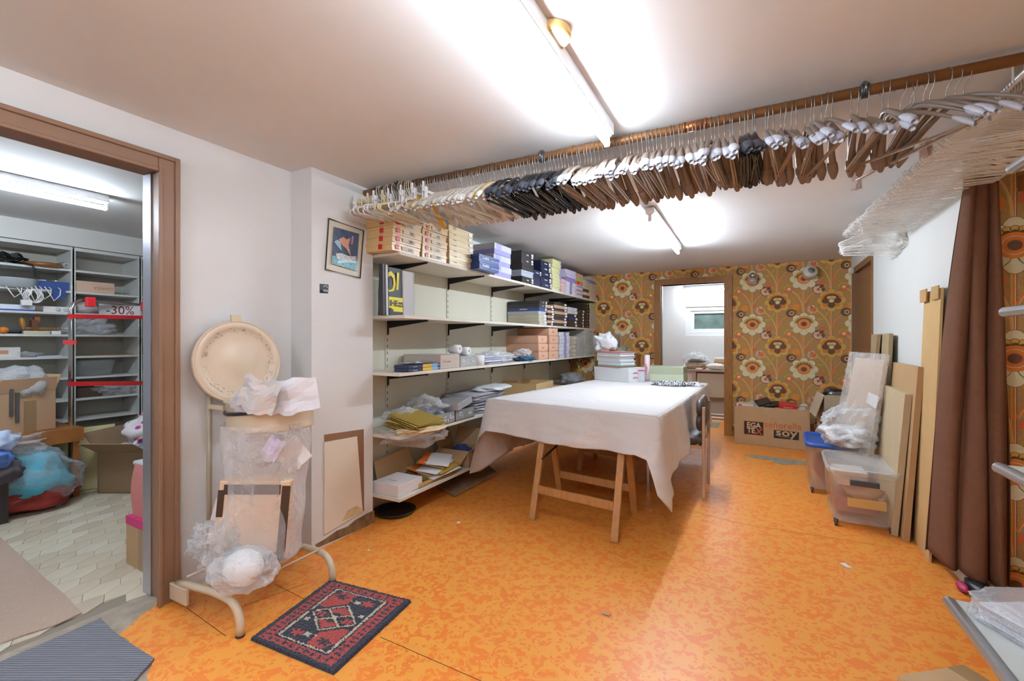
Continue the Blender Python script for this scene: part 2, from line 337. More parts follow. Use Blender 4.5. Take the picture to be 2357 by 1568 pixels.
def motif():
    W = []; D = []
    def stem(A):
        for x, wdt, c in ((-.011, .006, 'yel'), (-.004, .007, 'ora'), (.003, .005, 'pin'), (.007, .003, 'bro')): A.append(([(x - wdt / 2, 0), (x + wdt / 2, 0), (x + wdt / 2, .56), (x - wdt / 2, .56)], c, 0))
    for A in (W, D): stem(A)
    def branch(A, p, wd, c, c2='pin'):
        for q in ribbon(p, wd): A.append((q, c, 1))
        for q in ribbon([(x + wd * .55, y) for x, y in p], wd * .35): A.append((q, c2, 2))
    branch(W, bez((.008, .26), (.03, .34), (.12, .395)), .012, 'ora'); branch(W, bez((-.01, .13), (-.01, .33), (-.14, .42)), .010, 'yel')
    branch(D, bez((.008, .26), (.03, .34), (.12, .395)), .011, 'red', 'pin'); branch(D, bez((-.01, .13), (-.01, .33), (-.15, .44)), .010, 'yel')
    branch(D, bez((-.012, .13), (-.03, .16), (-.09, .21)), .011, 'red')
    # white column extras
    W.append((leaf(.03, .235, .075, .03, R(62)), 'red', 3)); W.append((leaf(-.105, .33, .085, .026, R(2)), 'ora', 3)); W.append((leaf(-.04, .375, .07, .022, R(75)), 'ora', 3))
    for r_, c_, z in ((.052, 'ora', 3), (.032, 'yel', 4), (.026, 'ora', 5), (.016, 'yel', 6), (.009, 'red', 7)): W.append((ell(-.083, .21, r_, r_ * .95), c_, z))
    W.append((ell(.147, .414, .060, .058), 'bro', 3)); W.append((ell(.147, .414, .052, .05), 'pin', 4)); W.append((ell(.147, .414, .017, .016), 'bro', 5)); W.append((ell(.147, .414, .012, .012), 'red', 6))
    W.append((ell(.178, .45, .026, .02, R(40)), 'bro', 7)); W.append((ell(.195, .412, .02, .02), 'bro', 7)); W.append((ell(.19, .432, .008, .008), 'lin', 8)); W.append((ell(.13, .463, .025, .01, R(15)), 'bro', 5))
    for a in range(6): W.append((ell(-.157 + .035 * math.cos(a * 1.05 + .8), .436 + .035 * math.sin(a * 1.05 + .8), .02, .018), 'grn' if a < 3 else 'red', 3))
    for r_, c_, z in ((.036, 'red', 4), (.022, 'yel', 5), (.018, 'pin', 6), (.010, 'wht', 7)): W.append((ell(-.155, .432, r_, r_), c_, z))
    # dark column extras
    D.append((leaf(.022, .25, .075, .03, R(62)), 'ora', 3)); D.append((leaf(-.11, .332, .09, .024, R(3)), 'grn', 3)); D.append((leaf(-.045, .395, .075, .02, R(72)), 'grn', 3))
    D.append((ell(-.093, .21, .030, .03), 'red', 3)); D.append((ell(-.093, .21, .012, .012), 'ora', 4))
    D.append((ell(.14, .41, .052, .05), 'bro', 3)); D.append((ell(.150, .41, .026, .026), 'pin', 4)); D.append((ell(.150, .41, .021, .021), 'yel', 5)); D.append((ell(.150, .41, .014, .014), 'bro', 6)); D.append((ell(.188, .42, .018, .026), 'lin', 5))
    for a in range(4): D.append((ell(-.19 + .03 * math.cos(a * 1.0 + 1.4), .45 + .032 * math.sin(a * 1.0 + 1.4), .022, .02), 'pin', 3))
    D.append((ell(-.17, .442, .04, .037), 'yel', 4)); D.append((ell(-.176, .448, .028, .026), 'red', 5))
    # white flower
    for a in range(8):
        t = R(90 + 45 * a); W.append((ell(.088 * math.cos(t), .078 * math.sin(t), .064, .050, t), 'lin', 9 + (a % 2))); W.append((ell(.088 * math.cos(t), .078 * math.sin(t), .061, .047, t), 'cream', 10 + (a % 2)))
    for a in range(9):
        t = R(10 + 20 * a); W.append((ell(.083 * math.cos(t), .012 + .068 * math.sin(t), .020, .018), 'lin', 12)); W.append((ell(.083 * math.cos(t), .012 + .068 * math.sin(t), .017, .015), 'yel', 13))
    for a in range(7):
        t = R(20 + 23 * a); W.append((ell(.070 * math.cos(t), .005 + .058 * math.sin(t), .016, .014), 'bro', 14))
    for r_, c_, z in ((.070, 'ora', 15), (.050, 'cream', 16), (.047, 'ora', 17), (.034, 'red', 18), (.027, 'bro', 19)): W.append((ell(0, 0, r_, r_ * .92, 0, 22), c_, z))
    # dark flower
    for a in range(8):
        t = R(90 + 45 * a); D.append((ell(.088 * math.cos(t), .078 * math.sin(t), .060, .050, t), 'lin', 9 + (a % 2))); D.append((ell(.088 * math.cos(t), .078 * math.sin(t), .057, .047, t), 'yel', 10 + (a % 2)))
    D.append(([(.105 * math.cos(R(a)), .02 + .075 * math.sin(R(a))) for a in range(0, 181, 15)], 'ora', 12))
    for s_ in (-1, 1): D.append((ell(.052 * s_, -.045, .038, .034), 'ora', 12)); D.append((ell(.053 * s_, 0, .045, .034, R(-10 * s_)), 'bro', 14))
    D.append((ell(0, -.052, .036, .040), 'bro', 14))
    for a in range(7): t = R(20 + 23 * a); D.append((ell(.065 * math.cos(t), .018 + .05 * math.sin(t), .015, .013), 'bro', 15))
    for s_ in (-1, 1): D.append((ell(.022 * s_, .035, .024, .018), 'pin', 16))
    D.append((leaf(0, .02, .07, .03, 0), 'grn', 18)); D.append((ell(0, -.002, .028, .026), 'yel', 17)); D.append((ell(0, -.004, .019, .018), 'wht', 19))
    return W, D
WM, DM = motif()
def clip(poly, x0, x1, y0, y1):
    for ax, lim, sg in ((0, x0, 1), (0, x1, -1), (1, y0, 1), (1, y1, -1)):
        out = []
        for i in range(len(poly)):
            a, b = poly[i - 1], poly[i]; da, db = (a[ax] - lim) * sg, (b[ax] - lim) * sg
            if (da >= 0) != (db >= 0): t = da / (da - db); out.append((a[0] + (b[0] - a[0]) * t, a[1] + (b[1] - a[1]) * t))
            if db >= 0: out.append(b)
        poly = out
        if len(poly) < 3: return None
    return poly
def wallpaper(mb, rects, emb, s0=.007, zw=1.435, zd=1.16):
    lo = min(r[0] for r in rects); hi = max(r[1] for r in rects)
    for k in range(int((lo - s0) / .2765) - 2, int((hi - s0) / .2765) + 3):
        A = WM if k % 2 == 0 else DM; z0 = zw if k % 2 == 0 else zd; sx = s0 + k * .2765
        for j in range(-4, 3):
            oz = z0 + j * .551
            for pl_, c_, ly in A:
                pts = [(sx + x, oz + y) for x, y in pl_]
                for r_ in rects:
                    q = clip(pts, *r_)
                    if q: mb.add([emb(x, y, .0004 + ly * .00012) for x, y in q], [tuple(range(len(q)))], PAL[c_])
wp = MB(); wallpaper(wp, [(-2.45, DX0 - .09, 0, 2.2), (DX1 + .09, 1.05, 0, 2.2), (DX0 - .09, DX1 + .09, DZ + .08, 2.2)], lambda x, z, l: (x, Y_B - l, z))
ob('wallpaper_print', wp, wall_back, kind='stuff')
wp = MB(); wallpaper(wp, [(2.2, 3.33, 0, 2.24)], lambda x, z, l: (1.18 - l, x, z), s0=3.02, zw=1.15, zd=.87)
ob('wallpaper_print', wp, bpy.data.objects['wall_right_near'], kind='stuff')
wp = MB(); wallpaper(wp, [(1.02, 1.178, 0, 2.24)], lambda x, z, l: (x, 3.095 - l, z), s0=1.13, zw=1.15, zd=.87)
ob('wallpaper_print', wp, bpy.data.objects['wall_right_return'], kind='stuff')
# back door frame (oak)
for i, (u0, u1, nm) in enumerate(((DX0 - .09, DX0, 'jamb'), (DX1, DX1 + .095, 'jamb'))):
    pass
df = MB(); df.box(DX0 - .09, DX0, Y_B - .025, Y_B + .15, 0, DZ + .08, OAK); df.box(DX1, DX1 + .095, Y_B - .025, Y_B + .15, 0, DZ + .08, OAK); df.box(DX0, DX1, Y_B - .025, Y_B + .15, DZ, DZ + .08, OAK)
d2 = ob('door_2', df, kind='structure')
ob('hinge_strip', MB().box(DX0, DX0 + .012, Y_B + .03, Y_B + .07, 0, DZ, STEEL), d2)
ob('baseboard_back', MB().box(DX1 + .095, 1.0, Y_B - .012, Y_B, 0, .07, mat('9a6a35', .5)), kind='structure')
# left door frame
TAUPE = mat('8d6a52', .4, var=.05, vs=6); TAUPEL = mat('a98a70', .4)
fr = MB()
zt = 2.105
def prof_v(y0, y1, x0, x1, z0, z1, m): fr.box(x0, x1, y0, y1, z0, z1, m)
prof_v(1.10, 1.185, XL, XL + .022, 0, zt, TAUPE); prof_v(1.165, 1.185, XL + .0221, XL + .034, 0, zt, TAUPE); prof_v(1.098, 1.115, XL + .0221, XL + .03, 0, zt - .068, TAUPE)
prof_v(1.140, 1.168, XLL - .03, XL - .0005, 0, zt - .054, TAUPE)
prof_v(.216, 1.0995, XL, XL + .022, zt - .085, zt, TAUPE); prof_v(.216, 1.1645, XL + .0221, XL + .034, zt - .02, zt, TAUPE); prof_v(.216, 1.0975, XL + .0221, XL + .03, zt - .085, zt - .068, TAUPE)
prof_v(.221, 1.168, XLL - .03, XL - .0005, zt - .0535, zt - .026, TAUPE)
prof_v(.13, .215, XL, XL + .022, 0, zt, TAUPE); prof_v(.18, .22, XLL - .03, XL, 0, zt - .065, TAUPE)
d1 = ob('door_1', fr, kind='structure'); bevel(d1, .003)
ob('strike_strip', MB().box(XLL - .034, XLL + .04, 1.134, 1.1395, .0, zt - .056, mat('b9b9c4', .3, .9)), d1)
# ---- left room
TL = mat('b9ab98', .8, var=.25, vs=6)
fl = MB().box(-6.3, XLL, -1.5, 3.8, -.1, -.006, mat('8a7f70', .9)); floor_l = ob('floor_left_room', fl, kind='structure')
ob('threshold', MB().box(XLL, -1.95, -.6, 1.19, -.012, -.0035, mat('a89a8a', .9, var=.3, vs=9, bump=.6, bs=25)), floor_l)
hexm = []
for c_ in ('cfc4ae', 'c6b9a2', 'd2c9b6', 'bfb09a', 'c9bda6'):
    mb = MB(); a, b_ = .108, .052
    pts = [(-a, 0), (-a * .42, -b_), (a * .42, -b_), (a, 0), (a * .42, b_), (-a * .42, b_)]
    mb.prism([(x * .985, y * .985) for x, y in pts], 0, .005, mat(c_, .45, var=.06, vs=9)); hexm.append(mb.mesh('floor_tile'))
ha = R(118); cnt = 0
allh = []
for i in range(-24, 25):
    for j in range(-40, 41):
        x = i * .108 * 1.42; y = j * .104 + (i % 2) * .052
        X = -3.7 + x * math.cos(ha) - y * math.sin(ha); Y = 1.3 + x * math.sin(ha) + y * math.cos(ha)
        if not (-5.3 < X < XLL - .05 and .15 < Y < 3.4): continue
        dep = -X * SI + Y * CO
        if dep < .4: continue
        uu = (X * CO + Y * SI) / dep * FPX + CX
        allh.append((0 if -60 < uu < 345 else 1, X * X + Y * Y, X, Y))
allh.sort(); rest = MB()
for n_, (fl_, _, X, Y) in enumerate(allh):
    if n_ < 300: link('floor_tile', random.choice(hexm), floor_l, loc=(X, Y, -.006), rot=(0, 0, ha))
    else:
        a, b_ = .106, .051; pts = [(-a, 0), (-a * .42, -b_), (a * .42, -b_), (a, 0), (a * .42, b_), (-a * .42, b_)]
        rest.prism([(X + x * math.cos(ha) - y * math.sin(ha), Y + x * math.sin(ha) + y * math.cos(ha)) for x, y in pts], -.006, -.001, mat('c9bda6', .45, var=.06, vs=9))
if rest.v: ob('floor_tile', rest, floor_l, kind='stuff')
LW = mat('d8d6d2', .6, var=.03, vs=3)
lw_ = MB(); lw_.box(-6.3, -5.78, -1.5, 3.8, -.1, 2.3, LW); ob('wall_left_room', lw_, kind='structure')
ob('wall_left_room_side', MB().box(-6.3, XLL, 3.4, 3.6, -.1, 2.3, LW), kind='structure')
# ---- utility room behind
bw = MB()
WX0 = PY(1578, 700, 8.6).x; WZ0 = PY(1600, 773, 8.6).z; WZ1 = PY(1600, 722, 8.6).z + .12
bw.box(-1.7, WX0, 8.6, 8.8, -.1, 2.2, WHITE); bw.box(WX0, .35, 8.6, 8.8, -.1, WZ0, WHITE); bw.box(WX0, .35, 8.6, 8.8, WZ1, 2.2, WHITE); bw.box(.35, 1.4, 8.6, 8.8, -.1, 2.2, WHITE)
wlb = ob('wall_utility', bw, kind='structure')
ob('wall_utility_left', MB().box(-1.7, -1.5, 6.69, 8.6, -.1, 2.2, WHITE), kind='structure')
ob('wall_utility_right', MB().box(1.06, 1.3, 6.69, 8.6, -.1, 2.2, WHITE), kind='structure')
wn = MB(); PVC = mat('e8e8e8', .3)
wn.box(WX0 + .001, .349, 8.62, 8.70, WZ0 + .001, WZ0 + .07, PVC); wn.box(WX0 + .001, .349, 8.62, 8.70, WZ1 - .07, WZ1 - .001, PVC); wn.box(WX0 + .001, WX0 + .08, 8.621, 8.70, WZ0 + .071, WZ1 - .071, PVC); wn.box(.28, .349, 8.621, 8.70, WZ0 + .071, WZ1 - .071, PVC)
win = ob('window_1', wn, kind='structure')
ws = MB(); ws.box(WX0 + .082, .278, 8.635, 8.68, WZ0 + .072, WZ0 + .12, PVC); ws.box(WX0 + .082, .278, 8.635, 8.68, WZ1 - .12, WZ1 - .072, PVC); ws.box(WX0 + .082, WX0 + .14, 8.636, 8.679, WZ0 + .121, WZ1 - .121, PVC)
ob('window_sash', ws, win)
ob('pane', MB().box(WX0 + .14, .28, 8.655, 8.66, WZ0 + .12, WZ1 - .12, mat('5d6f68', .08, var=.35, vs=7)), win)
# ================================================================= LAMPS
def batten(x, y0, y1, power, label, zc_=2.25, col=(.83, .97, 1.10), rz=0):
    root = empty('fluorescent_lamp', (x, (y0 + y1) / 2, zc_), label, 'lamp', rz=rz); h = (y1 - y0) / 2
    W_ = mat('f4f4f6', .4)
    b = MB(); b.box(-.032, .032, -h, h, -.050, 0, W_); b.box(-.022, .022, -h, h, -.058, -.050, W_); bevel(ob('housing', b, root), .004)
    for s in (-1, 1):
        e = MB(); e.box(-.013, .013, min(s * h, s * (h - .012)), max(s * h, s * (h - .012)), -.105, -.05, W_); bevel(ob('end_cap', e, root), .003)
    t = MB(); t.tube([(0, -h + .012, -.088), (0, h - .012, -.088)], .0145, emis(col, power, 'lit_tube'), 10); ob('tube', t, root)
    return root
batten(-.60, .62, 2.10, TUBE_MAIN, 'white fluorescent batten lamp on ceiling above the clothes pipe')
batten(-.67, 3.46, 4.93, TUBE_FAR, 'white fluorescent batten lamp on ceiling behind the hangers', 2.225)
batten(-4.0, .0, 1.5, TUBE_LEFT, 'fluorescent lamp seen through left doorway on the neighbouring ceiling')
batten(0.15, -1.15, -.1, FILL_REAR, 'added unseen fill lamp on ceiling behind the viewpoint, right')  # unseen lamp added to lighten the foreground
batten(-1.7, -1.15, -.1, FILL_REAR, 'added unseen fill lamp on ceiling behind the viewpoint, left')  # second unseen lamp, added to fill the darker left side
r_ = batten(-.7, 7.2, 8.6, TUBE_BACK, 'fluorescent lamp above the small window in back utility room', 2.17)
r_.location = (-.35, 8.35, 2.17); r_.rotation_euler = (0, 0, R(90))
p = PZ(1268, 68, 2.235)
ro = MB(); ro.lathe([(0.0, -.02), (.05, -.022), (.062, -.02), (.066, -.014), (.066, .005)], mat('d8b070', .6), 28); ro.lathe([(0, -.0225), (.046, -.0225)], mat('efe9dc', .5), 28)
ob('ceiling_rose', ro, loc=(-.582, p.y + .03, 2.243), label='round beige ceiling box half hidden by the near lamp', cat='ceiling box')
# ================================================================= CLOTHES PIPE AND HANGERS
PZC = 2.214; PY0 = 2.215; PR = .0205
COP = mat('93643a', .45, .3, var=.12, vs=6)
pipe = MB(); pipe.tube([(-2.30, PY0, PZC), (1.17, PY0, PZC)], PR, COP, 20)
pipe_o = ob('clothes_pipe', pipe, label='brown copper clothes pipe running under ceiling across the room', cat='pipe')
for u in (1600,):
    q = PY(u, 290, PY0); mb = MB()
    mb.tube([(q.x - .05, PY0, PZC), (q.x + .05, PY0, PZC)], PR + .002, mat('a9683a', .35, .7), 20)
    for s in (-.045, .045): mb.tube([(q.x + s - .004, PY0, PZC), (q.x + s + .004, PY0, PZC)], PR + .0045, mat('a9683a', .35, .7), 20)
    ob('coupling', mb, pipe_o)
for u in (915, 1248, 1990):
    q = PY(u, 300, PY0); mb = MB()
    ringp = [(q.x, PY0 + (PR + .004) * math.cos(a), PZC + (PR + .004) * math.sin(a)) for a in [2 * math.pi * i / 18 for i in range(18)]]
    for s in (-.010, -.004, .004, .010): mb.tube([(x + s, y, z) for x, y, z in ringp], .0045, mat('5d6065', .4, .8), 6, closed=True)
    mb.tube([(q.x, PY0, PZC + .02), (q.x, PY0, ZC)], .007, STEEL, 8); mb.tube([(q.x, PY0 - .03, PZC - .012), (q.x, PY0 - .03, PZC + .02)], .004, STEEL, 6)
    ob('pipe_clamp', mb, pipe_o)
RX0, RY0, RX1, RY1 = .86, 2.21, .80, 4.15
rail2 = MB(); rail2.tube([(RX0, RY0, 2.19), (RX1, RY1, 2.19)], .012, mat('cfcfd2', .3, .6), 12)
rl2 = ob('clothes_rail', rail2, label='slim metal rail holding the clear hangers along the right wall', cat='rail')
for t in (.06, .95):
    x = RX0 + (RX1 - RX0) * t; y = RY0 + (RY1 - RY0) * t
    mb = MB(); mb.box(x - .012, x + .012, y - .008, y + .008, 2.19, zc(y), mat('c9c6bd', .5)); mb.box(x - .03, x + .03, y - .02, y + .02, zc(y) - .006, zc(y), mat('c9c6bd', .5)); ob('rail_bracket', mb, rl2)
bk = MB(); bk.box(.72, .98, 4.16, 4.20, 2.03, 2.07, mat('d8d4c8', .5)); bk.box(.72, .98, 4.16, 4.32, 2.07, 2.08, mat('d8d4c8', .5)); bk.box(.95, .97, 4.16, 4.32, 1.93, 2.07, mat('d8d4c8', .5)); bk.box(.88, .93, 4.15, 4.34, 2.08, 2.11, mat('6b645c', .5))
ob('wall_shelf', bk, label='small white bracket shelf on right wall under the clear hangers', cat='shelf')
# hanger meshes: origin at pipe centre, plane along local Y
def hook_mb(m, drop=.10, r=.0016, pr=PR + .0035):
    pts = [(0, pr * math.cos(a), pr * math.sin(a)) for a in [R(-35) + R(215) * i / 10 for i in range(11)]]
    pts += [(0, -pr, -.01), (0, -pr * .9, -.03), (0, -.004, -.05), (0, 0, -.065), (0, 0, -drop)]
    return MB().tube(pts, r, m, 5)
def shoulder_mb(m, L_=.215, w0=.007, w1=.017, th=.006, top=-.090, dr=.130, curl=.02):
    mb = MB(); secs = []
    n = 13
    for i in range(n):
        t = -1 + 2 * i / (n - 1); a = abs(t)
        zz = top - dr * (a ** 1.35) ; yy = t * L_; xx = curl * a * a
        wv = w0 + (w1 - w0) * max(0, (a - .15) / .85) ** .8; h = th * (1.9 - .9 * a)
        if i in (0, n - 1): wv *= .7
        secs.append([(xx + wv * math.cos(k), yy, zz + h * math.sin(k)) for k in [2 * math.pi * q / 8 for q in range(8)]])
    vs = [p for s in secs for p in s]; fs = []
    for i in range(n - 1):
        for k in range(8): fs.append((i * 8 + k, (i + 1) * 8 + k, (i + 1) * 8 + (k + 1) % 8, i * 8 + (k + 1) % 8))
    fs.append(tuple(range(8))); fs.append(tuple((n - 1) * 8 + k for k in range(8))[::-1])
    return mb.add(vs, fs, m, None, True)
def cap_mb(m, s, L_=.215, top=-.090, dr=.130, curl=.02):
    mb = MB(); n = 6; secs = []
    for i in range(n):
        a = .80 + .245 * i / (n - 1); zz = top - dr * (a ** 1.35) - (.006 if i == n - 1 else 0); yy = s * a * L_
        wv = (.0185, .0198, .0205, .020, .017, .010)[i]; h = (.0105, .0125, .0135, .014, .013, .009)[i]
        secs.append([(curl * a * a + wv * math.cos(k), yy, zz - .001 + h * math.sin(k)) for k in [2 * math.pi * q / 10 for q in range(10)]])
    vs = [p for q in secs for p in q]; fs = [(i * 10 + k, (i + 1) * 10 + k, (i + 1) * 10 + (k + 1) % 10, i * 10 + (k + 1) % 10) for i in range(n - 1) for k in range(10)]
    fs.append(tuple((n - 1) * 10 + k for k in range(10))); fs.append(tuple(range(10)))
    return mb.add(vs, fs, m, None, True)
def bar_mb(m, L_=.19, z=-.235, dz=0):
    mb = MB(); mb.box(-.004, .004, -L_, L_, z - .005, z + .003, m); mb.box(.008, .012, -L_, L_, z - .003, z + .003, m)
    for s in (-1, 1): mb.tube([(0, s * L_, z), (.004, s * (L_ + .01), z + .02), (.012, s * (L_ + .004), z + .032)], .0035, m, 5); mb.tube([(.004, s * (L_ - .01), z), (.004, s * (L_ - .008), z - .014), (.004, s * (L_ - .018), z - .016)], .0018, m, 5)
    return mb
SMK = film('a8937f', .80, .3, .15, 2, 'smoked_plastic', .02); SMK2 = mat('85756a', .28); BLKP = mat('1a1c20', .2); LIT_CAP = mat('babbc6', .32); GRYB = mat('3a3d46', .35); CRM = mat('e2d2a8', .3); WHP = mat('e8e4e2', .3); YEL = mat('d9a93c', .4); CLR = film('f0e6da', .35, .5, .1, 2, 'milky_plastic', .02)
def mk(name, parts): return [(n_, mb.mesh(n_)) for n_, mb in parts]
def hangset(bm_, capm, barm, bar=True, top=-.090):
    L = [('plastic_hanger', shoulder_mb(bm_, top=top).mesh('plastic_hanger')), ('hook', hook_mb(STEEL, -top).mesh('hook'))]
    if bar: L.append(('crossbar', bar_mb(barm).mesh('crossbar')))
    for s in (-1, 1): L.append(('end_cap', cap_mb(capm if s < 0 or capm is not LIT_CAP else SMK2, s, top=top).mesh('end_cap')))  # brown hangers: lamplight on the near tip is painted as a paler cap colour
    return L
HS = {'smoke_': hangset(SMK2, LIT_CAP, SMK, top=-.106), 'smoke0_': hangset(SMK2, LIT_CAP, SMK, False, top=-.108), 'black_': hangset(BLKP, GRYB, BLKP, top=-.106), 'smoke': hangset(SMK2, LIT_CAP, SMK), 'smoke0': hangset(SMK2, LIT_CAP, SMK, False), 'black': hangset(BLKP, GRYB, BLKP), 'black0': hangset(BLKP, GRYB, BLKP, False),
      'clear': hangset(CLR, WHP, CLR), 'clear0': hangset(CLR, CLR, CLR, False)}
def tubular(m, L_=.20, z0=-.10, z1=-.20, r=.0045):
    pts = []
    def arc(cx, cz, a0, a1, rr=.018, n=5): return [(0, cx + rr * math.cos(R(a0 + (a1 - a0) * i / (n - 1))), cz + rr * math.sin(R(a0 + (a1 - a0) * i / (n - 1)))) for i in range(n)]
    pts = [(0, 0, z0)] + arc(L_, z1 + .018, 70, -90) + arc(-L_, z1 + .018, 270, 110) + [(0, 0, z0)]
    mb = MB(); mb.tube(pts, r, m, 6); return mb
def tubset(m, hm): return [('tubular_hanger', tubular(m).mesh('tubular_hanger')), ('hook', hook_mb(hm, .10, .0026).mesh('hook'))]
HS['white_t'] = tubset(WHP, WHP); HS['cream_t'] = tubset(CRM, CRM); HS['clear_t'] = tubset(CLR, STEEL)
def clipset(m):
    b = MB(); b.box(-.004, .004, -.15, .15, -.115, -.10, m)
    L = [('clip_hanger', b.mesh('clip_hanger')), ('hook', hook_mb(STEEL, .105).mesh('hook'))]
    for s in (-1, 1):
        c_ = MB(); c_.box(-.012, -.006, s * .13 - .012, s * .13 + .012, -.155, -.085, m); c_.box(.006, .012, s * .13 - .012, s * .13 + .012, -.155, -.085, m); c_.tube([(-.012, s * .13, -.115), (.012, s * .13, -.115)], .004, STEEL, 6)
        c_.box(-.016, -.010, s * .13 - .006, s * .13 + .006, -.09, -.05, m); L.append(('clip', c_.mesh('clip')))
    return L
HS['clip_c'] = clipset(CRM); HS['clip_w'] = clipset(WHP); HS['yellow'] = hangset(YEL, YEL, YEL, False)
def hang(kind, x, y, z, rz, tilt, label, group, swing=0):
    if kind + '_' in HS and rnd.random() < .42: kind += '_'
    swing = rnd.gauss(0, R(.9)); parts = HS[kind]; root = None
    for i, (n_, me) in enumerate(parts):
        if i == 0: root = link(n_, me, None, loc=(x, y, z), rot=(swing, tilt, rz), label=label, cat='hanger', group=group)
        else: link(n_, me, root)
    return root
def oth(i): i += 1; return '%d%s' % (i, 'th' if 10 < i % 100 < 14 else {1: 'st', 2: 'nd', 3: 'rd'}.get(i % 10, 'th'))
rnd = random.Random(3)
runs = [(-2.20, -1.86, 24, 'cream'), (-1.86, -1.56, 20, 'clearmix'), (-1.55, -1.25, 20, 'clearcap'), (-1.235, -.83, 23, 'black'), (-.815, -.06, 40, 'smoke'), (-.05, .02, 5, 'blackfew'), (.035, .30, 13, 'smoke2'), (.325, .70, 12, 'smoke3')]
for a, b, n, kd in runs:
    for i in range(n):
        x = a + (b - a) * (i + .5) / n + rnd.uniform(-.3, .3) * (b - a) / n; rz = rnd.gauss(0, R(3)); ti = rnd.gauss(0, R(1)); z = PZC - rnd.uniform(0, .008)
        if kd == 'cream':
            k = rnd.choice(['white_t', 'white_t', 'cream_t', 'clear_t', 'clip_c', 'clip_w']) ; rz = rnd.gauss(0, R(9))
            nm = {'white_t': 'white tubular hanger', 'cream_t': 'cream tubular hanger', 'clear_t': 'clear tubular hanger with steel hook', 'clip_c': 'cream clip hanger', 'clip_w': 'white clip hanger'}[k]
            hang(k, x, PY0, z, rz, ti, nm + ', %s from the pillar end of the pipe' % oth(i), 'pale hangers at the pillar end'); continue
        if kd == 'clearmix':
            k = rnd.choice(['clear0', 'clear_t', 'clip_w', 'clear0']); rz = rnd.gauss(0, R(7))
            if i == 6: k = 'yellow'
            nm = {'clear0': 'milky clear shoulder hanger', 'clear_t': 'clear tubular hanger', 'clip_w': 'white clip hanger', 'yellow': 'lone yellow hanger'}[k]
            hang(k, x, PY0, z, rz, ti, nm + ', %s in the tangled pale section of the pipe' % oth(i), 'tangled pale hangers'); continue
        if kd == 'clearcap':
            k = 'smoke0' if i == 16 else ('yellow' if i == 17 else rnd.choice(['clear', 'clear0'])); rz = rnd.gauss(0, R(3))
            nm = {'smoke0': 'single brown hanger between the pale and the black hangers', 'yellow': 'single amber hanger between the pale and the black hangers', 'clear': 'clear hanger with crossbar, %s from left before the black hangers' % oth(i), 'clear0': 'clear hanger without crossbar, %s from left before the black hangers' % oth(i)}[k]
            hang(k, x, PY0, z, rz, ti, nm, 'clear hangers beside the black ones'); continue
        if kd == 'black': hang('black' if i % 3 else 'black0', x, PY0, z, rz, ti, 'glossy black hanger %s, %s from left in the long black run' % ('with crossbar' if i % 3 else 'without crossbar', oth(i)), 'black hangers over the shelves'); continue
        if kd == 'blackfew': hang('black', x, PY0, z, rz, ti, 'black hanger, %s from left in the short black cluster amid brown hangers' % oth(i), 'short black hanger cluster'); continue
        k = 'smoke' if rnd.random() < .4 else 'smoke0'
        wh = {'smoke': 'between the two black clusters', 'smoke2': 'just left of the right pipe clamp', 'smoke3': 'of those beyond the right pipe clamp'}[kd]
        if kd == 'smoke3' and i > 4: rz = R(rnd.uniform(30, 48))
        hang(k, x, PY0, z, rz + (rnd.gauss(0, R(5)) if kd != 'smoke' else 0), ti, 'brown painted-lit-tip hanger%s, %s from left %s' % (' with crossbar' if k == 'smoke' else '', oth(i), wh), 'brown hangers ' + wh)
# clear hangers on the second rail
HC = [('clear_hanger', shoulder_mb(CLEARH, L_=.205, w0=.004, w1=.012, th=.004, top=-.09, dr=.075, curl=.0).mesh('clear_hanger')), ('hook', hook_mb(STEEL, .09, .0014, .0155).mesh('hook'))]
bb = MB(); bb.tube([(0, -.19, -.15), (0, -.205, -.175), (0, -.19, -.192), (0, .19, -.192), (0, .205, -.175), (0, .19, -.15)], .003, CLEARH, 6); HC.append(('crossbar', bb.mesh('crossbar')))
NCL = 92
for i in range(NCL):
    t = (i + .5) / NCL; x = RX0 + (RX1 - RX0) * t; y = RY0 + .1 + (RY1 - RY0 - .14) * t
    rz = R(90) + rnd.gauss(0, R(2)); nm = 'clear plastic hanger in the long row on the side rail'
    root = link('clear_hanger', HC[0][1], None, loc=(x, y, 2.188), rot=(rnd.gauss(0, R(1.5)), rnd.gauss(0, R(2.0)), rz), label=nm, cat='hanger', group='clear hangers on the side rail')
    for n_, me in HC[1:]: link(n_, me, root)
for i in range(14):
    root = link('clear_hanger', HC[0][1], None, loc=(.80 + .004 * i, 4.20 + .020 * i, 2.13 - .003 * i), rot=(R(6) + rnd.gauss(0, .03), R(4) + rnd.gauss(0, .04), R(66) + rnd.gauss(0, .05)), label='clear hanger in the slanting bundle below the small wall shelf', cat='hanger', group='slanting bundle of clear hangers')
    for n_, me in HC[1:]: link(n_, me, root)
